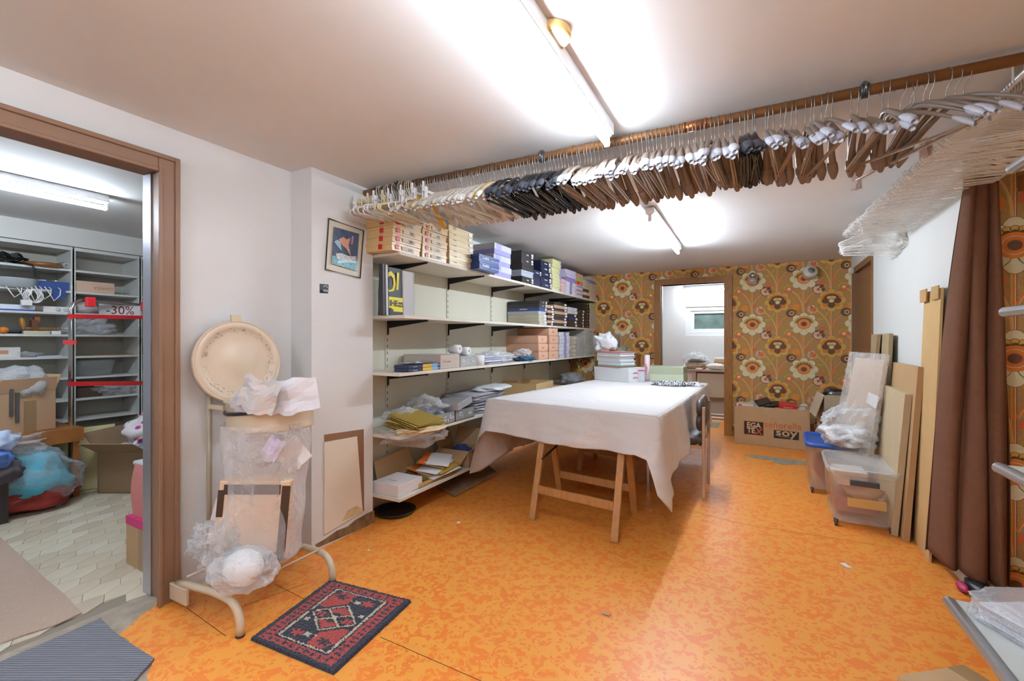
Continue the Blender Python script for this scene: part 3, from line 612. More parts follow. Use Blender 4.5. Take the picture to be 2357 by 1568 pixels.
# lone skirt hanger with two large clips
a = PY(1960, 415, 2.42); b = PY(2152, 318, 2.05)
a = P(1962, 420, 2.15); b = P(2155, 325, 1.72)
sk = MB(); PINKP = mat('cdbdb6', .3)
n = 12; ax = (b - a)
sk.tube([a, a + ax * .25 + Vector((0, 0, .004)), a + ax * .42 + Vector((0, 0, .018)), a + ax * .5 + Vector((0, 0, .022)), a + ax * .58 + Vector((0, 0, .018)), a + ax * .75 + Vector((0, 0, .004)), b], .008, PINKP, 8, rs=[.006, .009, .016, .018, .016, .009, .006])
sko = ob('skirt_hanger', sk, label='pinkish plastic skirt hanger with two clips hanging below the others', cat='hanger')
for t in (.06, .9):
    q = a + ax * t; c_ = MB(); M_ = Matrix.Translation(q) @ Matrix.Rotation(math.atan2(ax.y, ax.x), 4, 'Z')
    for s in (-1, 1):
        c_.add([(-.016, s * .006, .03), (.016, s * .006, .03), (.012, s * .014, 0), (.017, s * .006, -.042), (-.017, s * .006, -.042), (-.012, s * .014, 0), (-.016, s * .012, .03), (.016, s * .012, .03), (.017, s * .012, -.042), (-.017, s * .012, -.042)], [(0, 1, 2, 5), (5, 2, 3, 4), (6, 5, 2, 7), (5, 9, 8, 2), (0, 6, 7, 1), (4, 3, 8, 9), (0, 5, 6), (1, 7, 2), (4, 9, 5), (3, 2, 8)], PINKP, M_)
    ob('clip', c_, sko)
text('SPECIALOR', .014, mat('2d3c86', .5), sko, a + ax * .5 + Vector((-.004, -.019, .018)), Matrix.Rotation(math.atan2(ax.y, ax.x), 3, 'Z') @ FNY, wt=.0002).rotation_euler.y += 0
hk = MB(); c0 = a + ax * .5; hk.tube([c0 + Vector((0, 0, .02)), c0 + Vector((0, .02, .08)), Vector((c0.x + .01, 2.16, 2.12)), Vector((c0.x + .01, PY0 - PR - .004, 2.19)), Vector((c0.x + .01, PY0, PZC + PR + .003))], .0016, STEEL, 6); ob('hook', hk, sko)
# ================================================================= WALL SHELVING
XF = -2.04; SHB = [.175, .582, 1.0, 1.385, 1.80]; STH = .022
SY = [2.60, 3.375, 4.155, 4.93, 5.71, 6.46]
UPR = mat('cfcabb', .4)
for i, y in enumerate(SY):
    mb = MB(); mb.box(XL, XL + .014, y - .013, y + .013, .10, 2.1, UPR)
    up = ob('shelf_upright', mb, label='slotted white shelf upright, %s from the pillar' % ['first', 'second', 'third', 'fourth', 'fifth', 'sixth'][i], cat='shelf upright', group='shelf uprights on the left wall')
    sl = MB()
    for k in range(40): sl.box(XL + .0138, XL + .0148, y - .003, y + .003, .13 + k * .05, .13 + k * .05 + .025, BLACK)
    ob('slots', sl, up, kind='stuff')
    for k, z in enumerate(SHB):
        if k == 0 and i == 0: pass
        b = MB(); b.add([(XL + .014, y - .003, z), (XF - .02, y - .003, z), (XF - .02, y - .003, z - .012), (XL + .03, y - .003, z - .055), (XL + .03, y - .003, z - .095), (XL + .014, y - .003, z - .11),
                         (XL + .014, y + .003, z), (XF - .02, y + .003, z), (XF - .02, y + .003, z - .012), (XL + .03, y + .003, z - .055), (XL + .03, y + .003, z - .095), (XL + .014, y + .003, z - .11)],
                        [(0, 1, 2, 3), (0, 3, 4, 5), (9, 8, 7, 6), (11, 10, 9, 6), (0, 6, 7, 1), (1, 7, 8, 2), (2, 8, 9, 3), (3, 9, 10, 4), (4, 10, 11, 5)], BLACKM)
        b.box(XF - .022, XF - .012, y - .004, y + .004, z - .014, z + .006, BLACKM)
        ob('bracket', b, up)
shelves = []
for k, z in enumerate(SHB):
    y0 = 2.29; y1 = 6.50 if k > 0 else 3.9
    mb = MB(); mb.add([(XL + .016, y0, z), (XF, y0 + (.05 if k in (3,) else 0), z), (XF, y1, z), (XL + .016, y1, z), (XL + .016, y0, z + STH), (XF, y0 + (.05 if k in (3,) else 0), z + STH), (XF, y1, z + STH), (XL + .016, y1, z + STH)], [(0, 3, 2, 1), (4, 5, 6, 7), (0, 1, 5, 4), (1, 2, 6, 5), (2, 3, 7, 6), (3, 0, 4, 7)], SHELFW)
    o = ob('shelf_board', mb, label='long cream wall shelf, %s of five from the floor' % ['lowest', 'second', 'third', 'fourth', 'topmost'][k], cat='shelf', group='long wall shelves')
    bevel(o, .002, 1); shelves.append(o)
ZS = [z + STH for z in SHB]
ob('panel_backing', MB().box(XL, XL + .006, 2.29, 6.5, 0.1, 2.2, mat('cfcab8', .7, var=.04, vs=3)), wall_left)
BX = {}
def gbox(y0, y1, z0, h, xf, dep, col, lab, group, lid=None, lidh=.35, lidc=None, prints=None, name='garment_box', cat='box', yaw=0.0, rough=.5, metal=0):
    """lidded carton with its front on plane x=xf"""
    wd = y1 - y0 - .004; g = .0025
    mb = MB(); key = (round(wd, 4), round(h, 4), dep, col, rough, metal)
    if key not in BX:
        mb.box(-dep, -.004, -wd / 2 + .004, wd / 2 - .004, 0, h - g, mat(col, rough, metal, var=.04, vs=9)); BX[key] = mb.mesh(name)
    jx = random.uniform(-.008, .006)
    root = link(name, BX[key], None, loc=(xf + jx, (y0 + y1) / 2, z0), rot=(0, 0, yaw + random.gauss(0, R(.8))), label=lab, cat=cat, group=group)
    lc = lidc or col; k2 = ('l',) + key + (lidh, lc)
    if k2 not in BX:
        l = MB(); l.box(-dep - .001, 0, -wd / 2, wd / 2, h * (1 - lidh), h - .0022, mat(lc, rough, metal, var=.04, vs=9)); BX[k2] = l.mesh('lid')
    link('lid', BX[k2], root)
    if prints: prints(root, wd, h, dep)
    return root
STK = mat('e9e9ee', .5); INK = mat('20222a', .6); GREY9 = mat('8a8f9a', .6)
def sticker(root, y, z, sy, sz, m=STK, x=.0008, name='sticker'): return ob(name, MB().box(x - .0004, x + .0004, y - sy / 2, y + sy / 2, z - sz / 2, z + sz / 2, m), root)
def barcode(root, y, z, sy, sz):
    s = sticker(root, y, z, sy, sz); b = MB()
    for k in range(5): b.box(.0011, .0016, y - sy * .35 + k * sy * .16, y - sy * .35 + k * sy * .16 + sy * .07, z - sz * .3, z + sz * .1, INK)
    ob('barcode', b, s)
def stack(si, u0, u1, vtop, cols, name, lab, xf=XF + .0, dep=.34, prints=None, vbot=None, group=None, lidc=None, lidh=.35, rough=.5, metal=0, cat='box'):
    y0 = PX(u0, 700, xf).y; y1 = PX(u1, 700, xf).y - .002
    zt_ = PX(u0, vtop, xf).z; z0 = ZS[si] + .0005 if vbot is None else PX(u0, vbot, xf).z
    n = len(cols); h = (zt_ - z0) / n
    for i, c_ in enumerate(cols):
        pr = prints[i] if isinstance(prints, list) else prints
        lb = lab if n == 1 else '%s, %s of %d in %s' % (lab.split('|')[0], ('topmost' if i == n - 1 else ordn(i)), n, lab.split('|')[1])
        gbox(y0, y1, z0 + i * h, h, xf, dep, c_, lb, group, prints=pr, name=name, lidc=(lidc[i] if lidc else None), lidh=lidh, rough=rough, metal=metal, cat=cat)
def pr_red(root, wd, h, dep):
    sticker(root, -wd * .32, h * .5, h * .62, h * .62, RED); text('Triumph', h * .17, STK, root, (.0014, -wd * .32, h * .45), FX, wt=.0002)
    sticker(root, wd * .05, h * .5, wd * .42, h * .5, mat('cfc4ae', .5)); barcode(root, wd * .12, h * .5, wd * .16, h * .34)
    q = MB().box(-dep * .32, -dep * .32 + h * .6, -wd / 2 - .001, -wd / 2 - .0002, h * .2, h * .8, RED); ob('logo', q, root)
def pr_c2(root, wd, h, dep):
    text('Triumph', h * .28, mat('b08a5a', .6), root, (.001, -wd * .28, h * .5), FX); sticker(root, wd * .38, h * .5, wd * .14, h * .55)
CRB = 'd6b37c'
stack(4, 903, 971, 497, [CRB] * 4, 'garment_box', 'cream red logo carton|stack nearest the pillar, top shelf', prints=pr_red, group=None, rough=.3, dep=.36)
stack(4, 973, 1031, 508, [CRB] * 5, 'garment_box', 'cream red logo carton|second stack from the pillar, top shelf', prints=pr_red, rough=.3, dep=.36)
stack(4, 1034, 1091, 516, ['dcc79c'] * 7, 'garment_box', 'pale cream slim carton|third stack from the pillar, top shelf', prints=pr_c2, rough=.35, dep=.36)
def pr_nb(root, wd, h, dep):
    text('NoteBLU', h * .45, STK, root, (.001, -wd * .2, h * .52), FX, wt=.0006); text('Biancheria d\'Intimo', h * .26, STK, root, (.001, wd * .26, h * .4), FX)
xb = -1.95
y0 = PX(1104, 600, xb).y; y1 = PX(1150, 600, xb).y
for i in range(2): gbox(y0, y1, ZS[4] + .0005 + i * .062, .061, xb, .36, '1d3f86', 'blue lettered carton, %s of two jutting over the top shelf edge' % ('lower', 'upper')[i], None, prints=pr_nb, rough=.35)
def pr_lav(root, wd, h, dep):
    sticker(root, -wd * .25, h * .72, wd * .28, h * .5, mat('a9a1dd', .5)); text('feminine', h * .12, STK, root, (.0014, -wd * .25, h * .72), FX)
stack(4, 1138, 1177, 557, ['9d97d6'] * 3, 'garment_box', 'lavender carton with silver grey lid|lavender stack, top shelf', lidc=['c3c3cd'] * 3, lidh=.58, prints=pr_lav, dep=.36)
def pr_lab(t, c='e9e9ee', s=.3):
    def f_(root, wd, h, dep):
        barcode(root, wd * .4, h * .5, wd * .15, h * .7)
        text(t, h * s, mat(c, .5), root, (.001, -wd * .02, h * .5), FX, wt=.0004)
    return f_
DK = '332f2f'
stack(4, 1201, 1228, 575, ['2b2420', 'a3a9b3', DK, DK, DK], 'garment_box', 'dark lidded carton|dark stack beside the lavender cartons', prints=[pr_lab('simply'), None, None, pr_lab('simply'), pr_lab('simply')], dep=.36)
stack(4, 1227, 1245, 620, ['20243f'] * 3, 'garment_box', 'navy carton|low navy stack, top shelf', prints=[None, None, pr_lab('La Royale')])
stack(4, 1246, 1269, 597, ['1c2340'] * 5, 'garment_box', 'navy carton with white script|tall navy stack, top shelf', prints=pr_lab('La Royale', 'e9e9ee', .34))
stack(4, 1271, 1291, 595, ['d5cf9a'] * 8, 'garment_box', 'pale yellow slim carton|pale yellow stack, top shelf', prints=lambda r, w_, h, d: sticker(r, w_ * .4, h * .5, w_ * .13, h * .6, mat('a9a9c9', .5)))
stack(4, 1292, 1303, 641, ['d9b3b0'] * 4, 'garment_box', 'small pink carton|low pink stack, top shelf')
stack(4, 1304, 1326, 618, ['d9d5e0', 'd9d5e0', 'd9d5e0', '9a86c8', 'cdc3dc', 'cdc3dc'], 'garment_box', 'lilac and white carton|lilac stack right of the pink cartons', prints=[lambda r, w_, h, d: sticker(r, 0, h * .5, w_ * .22, h * .9, mat('8f80bd', .5))] * 3 + [None] * 3)
stack(4, 1327, 1343, 628, ['d8cfe0', 'd8b9b4', 'd8cfe0', 'd98a5c', 'a9bf6e', 'd8a08c'], 'garment_box', 'mixed pastel carton|multicoloured stack, top shelf', prints=[lambda r, w_, h, d: sticker(r, 0, h * .6, w_ * .9, h * .15, BLUE)] * 3 + [lambda r, w_, h, d: sticker(r, -w_ * .3, h * .5, w_ * .35, h * .8, RED), None, None])
stack(4, 1344, 1357, 643, ['5a4630', 'cdbf9f', '5a4630', 'cdbf9f', 'cdbf9f', 'cdbf9f'], 'garment_box', 'cream or brown carton|cream stack near back wall, top shelf')
stack(4, 1358, 1384, 636, ['cdb9a2', 'cdb9a2', 'c9b59c', 'cbb79f', 'cdb9a2', '8f80bd', 'c6b8a4'], 'garment_box', 'beige carton|last top shelf stack by the wallpaper')
# second shelf
def pr_pr(root, wd, h, dep):
    barcode(root, wd * .3, h * .5, wd * .3, h * .75)
    q = text('PRIMADONNA', h * .3, mat('9a8a7a', .6), root, (-dep * .55, -wd / 2 - .001, h * .5), FNY)
def pr_note(root, wd, h, dep):
    barcode(root, wd * .35, h * .5, wd * .2, h * .7); text('NOTTE BLU', h * .45, STK, root, (-dep * .5, -wd / 2 - .001, h * .5), FNY, wt=.0005)
stack(3, 1241, 1259, 691, ['b9b3a0', 'b9b3a0', 'b9b3a0', 'a9aeae', '39457f', '33322f', '2c2a28'], 'garment_box', 'flat wide carton|wide mixed stack, fourth shelf', prints=[pr_pr] * 3 + [None, pr_note, pr_lab('simply'), pr_lab('simply')], dep=.385)
stack(3, 1260, 1275, 702, ['3a2c24', 'c09a80', '3a2c24', 'c09a80', '3a2c24', 'c09a80', '3a2c24', 'c09a80'], 'garment_box', 'slim striped carton|striped stack, fourth shelf', prints=lambda r, w_, h, d: sticker(r, w_ * .3, h * .5, w_ * .3, h * .6))
stack(3, 1276, 1307, 694, ['3f342c', 'b9957c', '3f342c', '3f342c', 'b9957c', '3a3028', 'c6a387', '33291f'], 'garment_box', 'dark wide carton|broad dark stack, mid fourth shelf', prints=lambda r, w_, h, d: sticker(r, w_ * .35, h * .5, w_ * .16, h * .6))
stack(3, 1308, 1330, 706, ['3a2a20', '3a2a20', '28305c', '3a2a20', 'c6c6cc', 'c6c6cc'], 'garment_box', 'brown or white carton|white topped stack, fourth shelf', prints=lambda r, w_, h, d: sticker(r, w_ * .3, h * .5, w_ * .2, h * .6))
stack(3, 1331, 1345, 712, ['3d2c1f'] * 6, 'garment_box', 'brown carton|low brown stack near the back, fourth shelf', prints=lambda r, w_, h, d: sticker(r, w_ * .35, h * .5, w_ * .2, h * .6))
stack(3, 1346, 1359, 696, ['33261c'] * 8, 'garment_box', 'dark brown carton|tall brown stack near the back, fourth shelf', prints=pr_lab('La R.', 'e9e9ee', .3))
stack(3, 1360, 1373, 697, ['bfae9e'] * 5 + ['b9bf86'] * 3, 'garment_box', 'pinkish or green carton|last stack of the fourth shelf')
# third shelf
PEA = 'd2a488'
def pr_lis(root, wd, h, dep): text('Lisanza', h * .24, mat('a8745a', .6), root, (.001, -wd * .05, h * .5), FX, shear=.3)
stack(2, 1240, 1261, 772, [PEA] * 3, 'shoe_box', 'large peach carton|front peach stack, third shelf', prints=pr_lis, dep=.40, lidh=.9)
stack(2, 1264, 1285, 755, [PEA] * 4, 'shoe_box', 'large peach carton|rear peach stack, third shelf', prints=pr_lis, dep=.39, lidh=.9)
stack(2, 1288, 1312, 764, ['c9cbd0'] * 7, 'garment_box', 'white carton with purple band|purple banded stack, third shelf', prints=lambda r, w_, h, d: sticker(r, w_ * .05, h * .5, w_ * .2, h * .95, mat('8f80bd', .5)), dep=.2)
stack(2, 1314, 1330, 774, ['b9ab9b'] * 5, 'garment_box', 'greige carton with pale label|greige stack, third shelf', prints=lambda r, w_, h, d: sticker(r, 0, h * .5, w_ * .35, h * .6, mat('cfc9c2', .5)))
stack(2, 1331, 1346, 777, ['aeb0ac'] * 5, 'garment_box', 'grey carton|grey stack, third shelf')
stack(2, 1347, 1367, 758, ['bdbcb4'] * 6, 'garment_box', 'pale grey carton|tall grey stack, third shelf', prints=lambda r, w_, h, d: sticker(r, w_ * .1, h * .5, w_ * .12, h * .3, GREY9))
stack(2, 1368, 1380, 768, ['bdb9b0'] * 6, 'garment_box', 'small pale grey carton|last stack of the third shelf')
# bags on the fourth shelf by the pillar
def bagX(y0, y1, h, th, m, lab, x, name='shopping_bag', z=ZS[3], yaw=0):
    mb = MB(); w_ = y1 - y0
    def fn(i, j):
        a = i * 4; s = int(min(a, 3.999)); t = a - s; c4 = [(0, -w_ / 2), (0, w_ / 2), (-th, w_ / 2), (-th, -w_ / 2)]
        p0, p1 = c4[s], c4[(s + 1) % 4]; x_ = p0[0] + (p1[0] - p0[0]) * t; y_ = p0[1] + (p1[1] - p0[1]) * t
        k = .004 * noise.noise(Vector((x_ * 9, y_ * 12, j * 5 + x))) ; x_ = -th / 2 + (x_ + th / 2) * (1 - .35 * j)
        return (x_ + k, y_, j * h)
    mb.grid(24, 10, fn, m, True, closed_u=True); mb.box(-th, 0, -w_ / 2, w_ / 2, 0, .002, m)
    return ob(name, mb, loc=(x, (y0 + y1) / 2, z + .001), rot=(0, 0, yaw), label=lab, cat='bag')
ya = PX(862, 700, XF - .03).y
bagX(2.292, 2.315, .345, .05, mat('3a3738', .45), 'dark grey paper bag nearest the pillar, fourth shelf', XF - .14)
bagX(2.317, 2.325, .342, .05, mat('d5d5da', .5), 'thin white paper bag between the dark bags on the shelf', XF - .13)
bagX(2.327, 2.345, .338, .05, mat('2c2b2c', .45), 'black paper bag pressed against the yellow lettered bag', XF - .14)
yb = bagX(2.347, 2.500, .335, .05, mat('312f31', .5), 'black bag with big yellow lettering, fourth shelf', XF - .155)
YL = mat('e2cf22', .5)
o = text('OL', .22, YL, yb, (-.0035, -.015, .215), Matrix.Rotation(R(3), 3, 'Y') @ FX, sx=.62, wt=.006)
yp = MB(); yp.box(-.002, .0005, -.075, .074, .03, .13, YL); ob('yellow_panel', yp, yb)
text('IHE', .055, BLACK, yb, (.0012, -.02, .085), FX, wt=.002); text('HERR\nDRUK', .02, BLACK, yb, (.0012, .05, .08), FX, wt=.001)
bagX(2.504, 2.64, .33, .04, mat('b5afae', .5), 'matte grey translucent bag right of the yellow lettered bag', XF - .165)
# ---- third shelf, left part
def bx(name, y0, y1, x0, x1, z0, h, m, lab, cat='box', group=None, rz=0, bev=.002):
    mb = MB().box(-(x1 - x0) / 2, (x1 - x0) / 2, -(y1 - y0) / 2, (y1 - y0) / 2, 0, h, m)
    o = ob(name, mb, loc=((x0 + x1) / 2, (y0 + y1) / 2, z0), rot=(0, 0, rz), label=lab, cat=cat, group=group); bevel(o, bev, 1); return o
z3 = ZS[2] + .0006
for i in range(2):
    o = bx('underwear_box', 2.37, 2.76, XF - .13, XF - .01, z3 + i * .024, .023, mat('27324f', .4), 'flat navy and yellow carton, %s of two near the pillar' % ('lower', 'upper')[i], rz=R(4))
    ob('yellow_band', MB().box(-.0605, .0605, -.03, .08, .001, .0225, mat('d8b63c', .4)), o); ob('blue_band', MB().box(-.0605, .0605, .08, .16, .001, .0226, mat('86b3d8', .4)), o)
    text('Hom', .012, STK, o, (.061, .178, .011), FX); text('boxer brief', .010, STK, o, (.061, -.12, .011), FX)
sp = MB(); sp.blob((0, 0, .008), (.07, .10, .012), mat('aeb2b4', .2, .6), .2, 3, 4, 3, zmin=0); ob('foil_pouch', sp, loc=(XF - .08, 2.52, z3 + .049), label='silver foil pouch lying on the flat navy cartons', cat='pouch')
o = bx('garment_box', PX(1014, 700, XF - .02).y, PX(1058, 700, XF - .02).y, XF - .42 + .04, XF - .02, z3, .105, mat('bfb1a8', .5, var=.03), 'long greige carton lying, third shelf')
text('Ottaviani', .03, mat('a08f88', .6), o, (.181, -.05, .055), FX, shear=.4); ob('lid_line', MB().box(.1795, .1808, -.118, .118, .07, .0715, mat('9a8c84', .6)), o)
text('Ottaviani', .03, mat('a08f88', .6), o, (.05, -o.dimensions.y / 2 - .128 * 0 - .001, .055), FNY, shear=.4)
o = bx('patterned_box', PX(1060, 700, XF - .02).y, PX(1096, 700, XF - .02).y, XF - .22, XF - .02, z3, .085, mat('b8bdbe', .3, .3), 'small silver carton with white swirls, third shelf')
def swirls(root, x, y0, y1, z0, z1, n, seed, m=None):
    rr = random.Random(seed); mb = MB(); m = m or mat('e4e4e6', .4)
    for k in range(n):
        cy = y0 + (y1 - y0) * (k + .5) / n; cz = z0 + (z1 - z0) * (.35 + .3 * rr.random()); r0 = (z1 - z0) * .3; s = rr.choice((-1, 1)); pts = []
        for i in range(14): a = s * i * .42 + k; r1 = r0 * (1 - i / 18); pts.append((x, min(y1, max(y0, cy + r1 * math.cos(a) * 1.1)), min(z1, max(z0, cz + r1 * math.sin(a)))))
        mb.tube(pts, .0016, m, 4, rs=[.0055 * (1 - abs(i / 13 - .5) * 1.2) for i in range(14)])
        mb.tube([(x, min(y1, cy + r0 * 1.0), cz), (x, min(y1, cy + r0 * 1.5), cz - r0 * .8), (x, min(y1, cy + r0 * 1.3), z0)], .003, m, 4)
    mb.v = [(x + max(-.0006, min(.0006, v[0] - x)), v[1], v[2]) for v in mb.v]
    return ob('swirl_print', mb, root)
swirls(o, .1006, -.11, .11, .006, .08, 3, 2)
def roll(u, v, d, r, L_, horizontal, lab, m=PAPER):
    c_ = P(u, v, d); return c_
for i, (u, zoff) in enumerate(((1106, 0),)):
    y = PX(u, 700, XF - .05).y; mb = MB(); mb.lathe([(.0, 0), (.05, 0), (.05, .085), (.018, .085), (.018, .06), (0, .06)], PAPER, 28); ob('paper_roll', mb, loc=(XF - .07, y, z3), label='white paper roll standing right of the silver swirl carton', cat='roll')
for i, (u, lb) in enumerate(((1050, 'left'), (1071, 'right'))):
    y = PX(u, 700, XF - .12).y; mb = MB(); M_ = Matrix.Rotation(R(90), 4, 'Y')
    mb.lathe([(.012, -.045), (.036, -.045), (.036, .045), (.012, .045), (.012, -.045)], PAPER, 24, M_); ob('till_roll', mb, loc=(XF - .13, y, z3 + (.105 if i == 0 else .085) + .037), label='small white till roll lying on cartons, %s of the pair' % lb, cat='roll', group=None)
def clothpile(name, u0, u1, si, n, th, m, lab, cat='clothes', xf=XF - .02, dep=.3, z0=None, seed=0, ms=None):
    y0 = PX(u0, 700, xf).y; y1 = PX(u1, 700, xf).y; z = (ZS[si] if z0 is None else z0) + .001
    for i in range(n):
        mb = MB(); jx, jy = rnd.uniform(-.012, .012), rnd.uniform(-.012, .012)
        mb.blob((0, 0, th / 2), (dep / 2, (y1 - y0) / 2, th * .55), (ms[i % len(ms)] if ms else m), .06, 2.0, seed + i, 4, zmin=0, fine=.05, sq=.45)
        ob(name, mb, loc=(xf - dep / 2 + jx, (y0 + y1) / 2 + jy, z + i * th), label=(lab % ('topmost' if i == n - 1 else ordn(i))) if n > 1 else lab, cat=cat)
LIL = mat('c5c6da', .7, bump=.3, bs=30); GRYF = mat('a39fa6', .85, bump=.4, bs=40)
clothpile('folded_shirt', 1118, 1180, 2, 4, .018, LIL, 'folded lilac white shirt in plastic, %s of the pile on third shelf', dep=.26, ms=[LIL, mat('d0cede', .7)])
cp = PX(1150, 815, XF - .1)
mb = MB(); mb.blob((0, 0, .05), (.14, .26, .055), FILM, .25, 3, 5, 4, zmin=0, fine=.06); ob('plastic_wrap', mb, loc=(XF - .15, cp.y, z3), label='crinkled clear plastic over the folded lilac shirts', cat='plastic wrap')
cp = PX(1213, 826, XF - .05); mb = MB(); mb.blob((0, 0, .02), (.09, .17, .03), mat('3a6687', .8, var=.3, vs=25), .25, 4, 8, 4, zmin=0, fine=.08); ob('denim_garment', mb, loc=(XF - .085, cp.y, z3), label='small blue denim garment in front of the peach cartons', cat='clothes')
mb = MB(); mb.blob((0, 0, .04), (.08, .12, .045), FILM, .25, 3, 9, 4, zmin=0, fine=.06); ob('plastic_bag', mb, loc=(XF - .085, cp.y - .03, z3 + .04), label='clear plastic bag on top of the blue denim garment', cat='bag')
pa = MB(); 
for k in range(4): pa.slab([(XF - .02 - .01 * k, 2.33, z3 + .002 * k), (XF - .02 - .01 * k, 2.55 + .02 * k, z3 + .002 * k), (XF - .3, 2.56, z3 + .002 * k), (XF - .3, 2.31, z3 + .002 * k)], .001, mat('d8cfb4', .7))
# ---- second shelf (z4)
z4 = ZS[1] + .0006
gp = MB()
gb = empty('gold_bags', (XF - .1, 2.5, z4), 'pile of flat gold paper bags slumping in plastic at the pillar', 'bags')
for k in range(9):
    s = MB(); a_ = R(-12 + 5 * (k % 5)); M_ = Matrix.Translation((.02 + .005 * k, .0, .03 + .009 * k)) @ Matrix.Rotation(a_, 4, 'Z') @ Matrix.Rotation(R(5 + k), 4, 'Y')
    s.box(-.12, .15, -.15, .15, 0, .003, [GOLD, mat('c9b070', .5), GOLD][k % 3], M_); ob('gold_bag', s, gb)
wr_ = MB()
wr_.blob((.03, .0, -.02), (.21, .22, .07), FILMP, .2, 2.5, 12, 4, fine=.06); ob('plastic_wrap', wr_, gb)
wr_ = MB(); wr_.blob((.08, .02, .02), (.16, .2, .035), mat('d2bb98', .6), .15, 3, 3, 4); ob('cream_sheets', wr_, gb)
wr_ = MB(); wr_.blob((-.08, .02, .09), (.1, .15, .06), FILM, .25, 3, 31, 4, fine=.1); ob('plastic_film', wr_, gb)
def lis(y0, y1, dep, lab, h=.085, x1=XF + .0, seed=1, n=3):
    g = mat('9ea1a2', .35, .4)
    mb = MB(); w_ = (y1 - y0) / 2; t = .004
    mb.box(-dep, 0, -w_, w_, 0, t, g)
    for q in ((-dep, -dep + t, -w_, w_), (-t, 0, -w_, w_), (-dep, 0, -w_, -w_ + t), (-dep, 0, w_ - t, w_)): mb.box(*q, 0, h, g)
    o = ob('silver_box', mb, loc=(x1, (y0 + y1) / 2, z4), label=lab, cat='box'); swirls(o, .0006, -w_ + .01, w_ - .01, .006, h - .006, n, seed); return o
ly0 = PX(1005, 960, XF).y; ly1 = PX(1048, 960, XF).y
o = lis(ly0, ly1 - .003, .34, 'open silver carton with white swirls stuffed with tags and plastic')
text('LISANZA', .032, STK, o, (-.24, -(ly1 - ly0) / 2 - .0005, .045), FNY)
o2 = lis(ly1, PX(1092, 960, XF).y, .34, 'silver carton with white swirls carrying the crumpled lid', seed=5, n=2)
mb = MB(); 
for k in range(14): mb.box(-.04, .04, -.028, .028, 0, .0012, PAPERB if k % 3 else mat('7c86b8', .6), Matrix.Translation((-.2 + rnd.uniform(-.08, .08), rnd.uniform(-.06, .06), .085 + k * .002)) @ Matrix.Rotation(rnd.uniform(0, 3), 4, 'Z') @ Matrix.Rotation(rnd.uniform(-.4, .4), 4, 'X'))
ob('paper_tags', mb, loc=(XF, (ly0 + ly1) / 2, z4), label='loose paper tags heaped in the open silver carton', cat='tags', kind='stuff')
mb = MB(); mb.blob((-.19, 0, .11), (.15, .13, .09), FILM, .25, 3, 77, 4, zmin=.06, fine=.08); ob('plastic_bag', mb, loc=(XF, (ly0 + ly1) / 2, z4), label='clear plastic bag bulging out of the open silver carton', cat='bag')
mb = MB(); mb.blob((-.26, -.02, .10), (.06, .09, .05), mat('6a5a50', .7), .2, 3, 71, 3); ob('brown_cloth', mb, loc=(XF, (ly0 + ly1) / 2, z4), label='crumpled brown cloth inside the open silver carton', cat='cloth')
ld = MB(); y_ = PX(1070, 930, XF).y; ld.box(-.15, .12, -.12, .12, 0, .055, mat('c2c4c8', .25, .5), Matrix.Rotation(R(8), 4, 'X')); o = ob('silver_carton', ld, loc=(XF - .1, y_ - .02, z4 + .093), rot=(0, R(-6), R(6)), label='silver swirl lid lying upside on the second silver carton', cat='lid'); bevel(o, .004)
clothpile('folded_shirt', 1092, 1168, 1, 7, .023, GRYF, 'folded grey shirt, %s in the grey pile left of the table', dep=.36, xf=XF - .03, seed=20)
y_ = PX(1140, 890, XF - .1).y; mb = MB(); mb.blob((0, 0, .02), (.15, .26, .028), mat('d4d4d8', .4), .15, 2, 41, 4, zmin=0, fine=.05); ob('packed_shirts', mb, loc=(XF - .17, y_ + .05, z4 + .162), label='white packed shirts on top of the grey folded pile', cat='clothes')
def carton(name, size, h, loc, rz, m, lab, flaps=(), mi=None, t=.005, cat='box', inner=CARDD):
    """open cardboard box; flaps = list of (side, length, angle) side in 'NSEW'"""
    sx, sy = size; mb = MB(); 
    mb.box(-sx / 2, sx / 2, -sy / 2, sy / 2, 0, t, m)
    for q in ((-sx / 2, -sx / 2 + t, -sy / 2, sy / 2), (sx / 2 - t, sx / 2, -sy / 2, sy / 2), (-sx / 2, sx / 2, -sy / 2, -sy / 2 + t), (-sx / 2, sx / 2, sy / 2 - t, sy / 2)): mb.box(*q, 0, h, m)
    root = ob(name, mb, loc=loc, rot=(0, 0, rz), label=lab, cat=cat)
    for sd, ln, an in flaps:
        f_ = MB(); 
        if sd in 'EW': f_.box(0, ln, -sy / 2 + .002, sy / 2 - .002, -t / 2, t / 2, m)
        else: f_.box(0, ln, -sx / 2 + .002, sx / 2 - .002, -t / 2, t / 2, m)
        az = {'E': 0, 'N': R(90), 'W': R(180), 'S': R(-90)}[sd]; c_ = {'E': (sx / 2, 0), 'W': (-sx / 2, 0), 'N': (0, sy / 2), 'S': (0, -sy / 2)}[sd]
        fo = ob('flap', f_, root); fo.matrix_local = Matrix.Translation((c_[0], c_[1], h)) @ Matrix.Rotation(az, 4, 'Z') @ Matrix.Rotation(-an, 4, 'Y')
    return root
ya, yb_ = PX(1215, 880, XF).y, PX(1262, 880, XF).y
carton('cardboard_box', (.40, .52), .165, (XF - .205, 4.66, z4), R(2), CARDY, 'shallow open cardboard box on the shelf behind the table', flaps=(('W', .1, R(60)),))
mb = MB(); mb.blob((0, 0, .06), (.16, .16, .085), mat('9fa2a6', .5), .2, 3, 51, 4, zmin=0, fine=.05); ob('grey_bag', mb, loc=(XF - .12, PX(1320, 870, XF - .1).y, z4 + .05), label='grey crumpled bag right of the shallow cardboard box', cat='bag')
mb = MB(); 
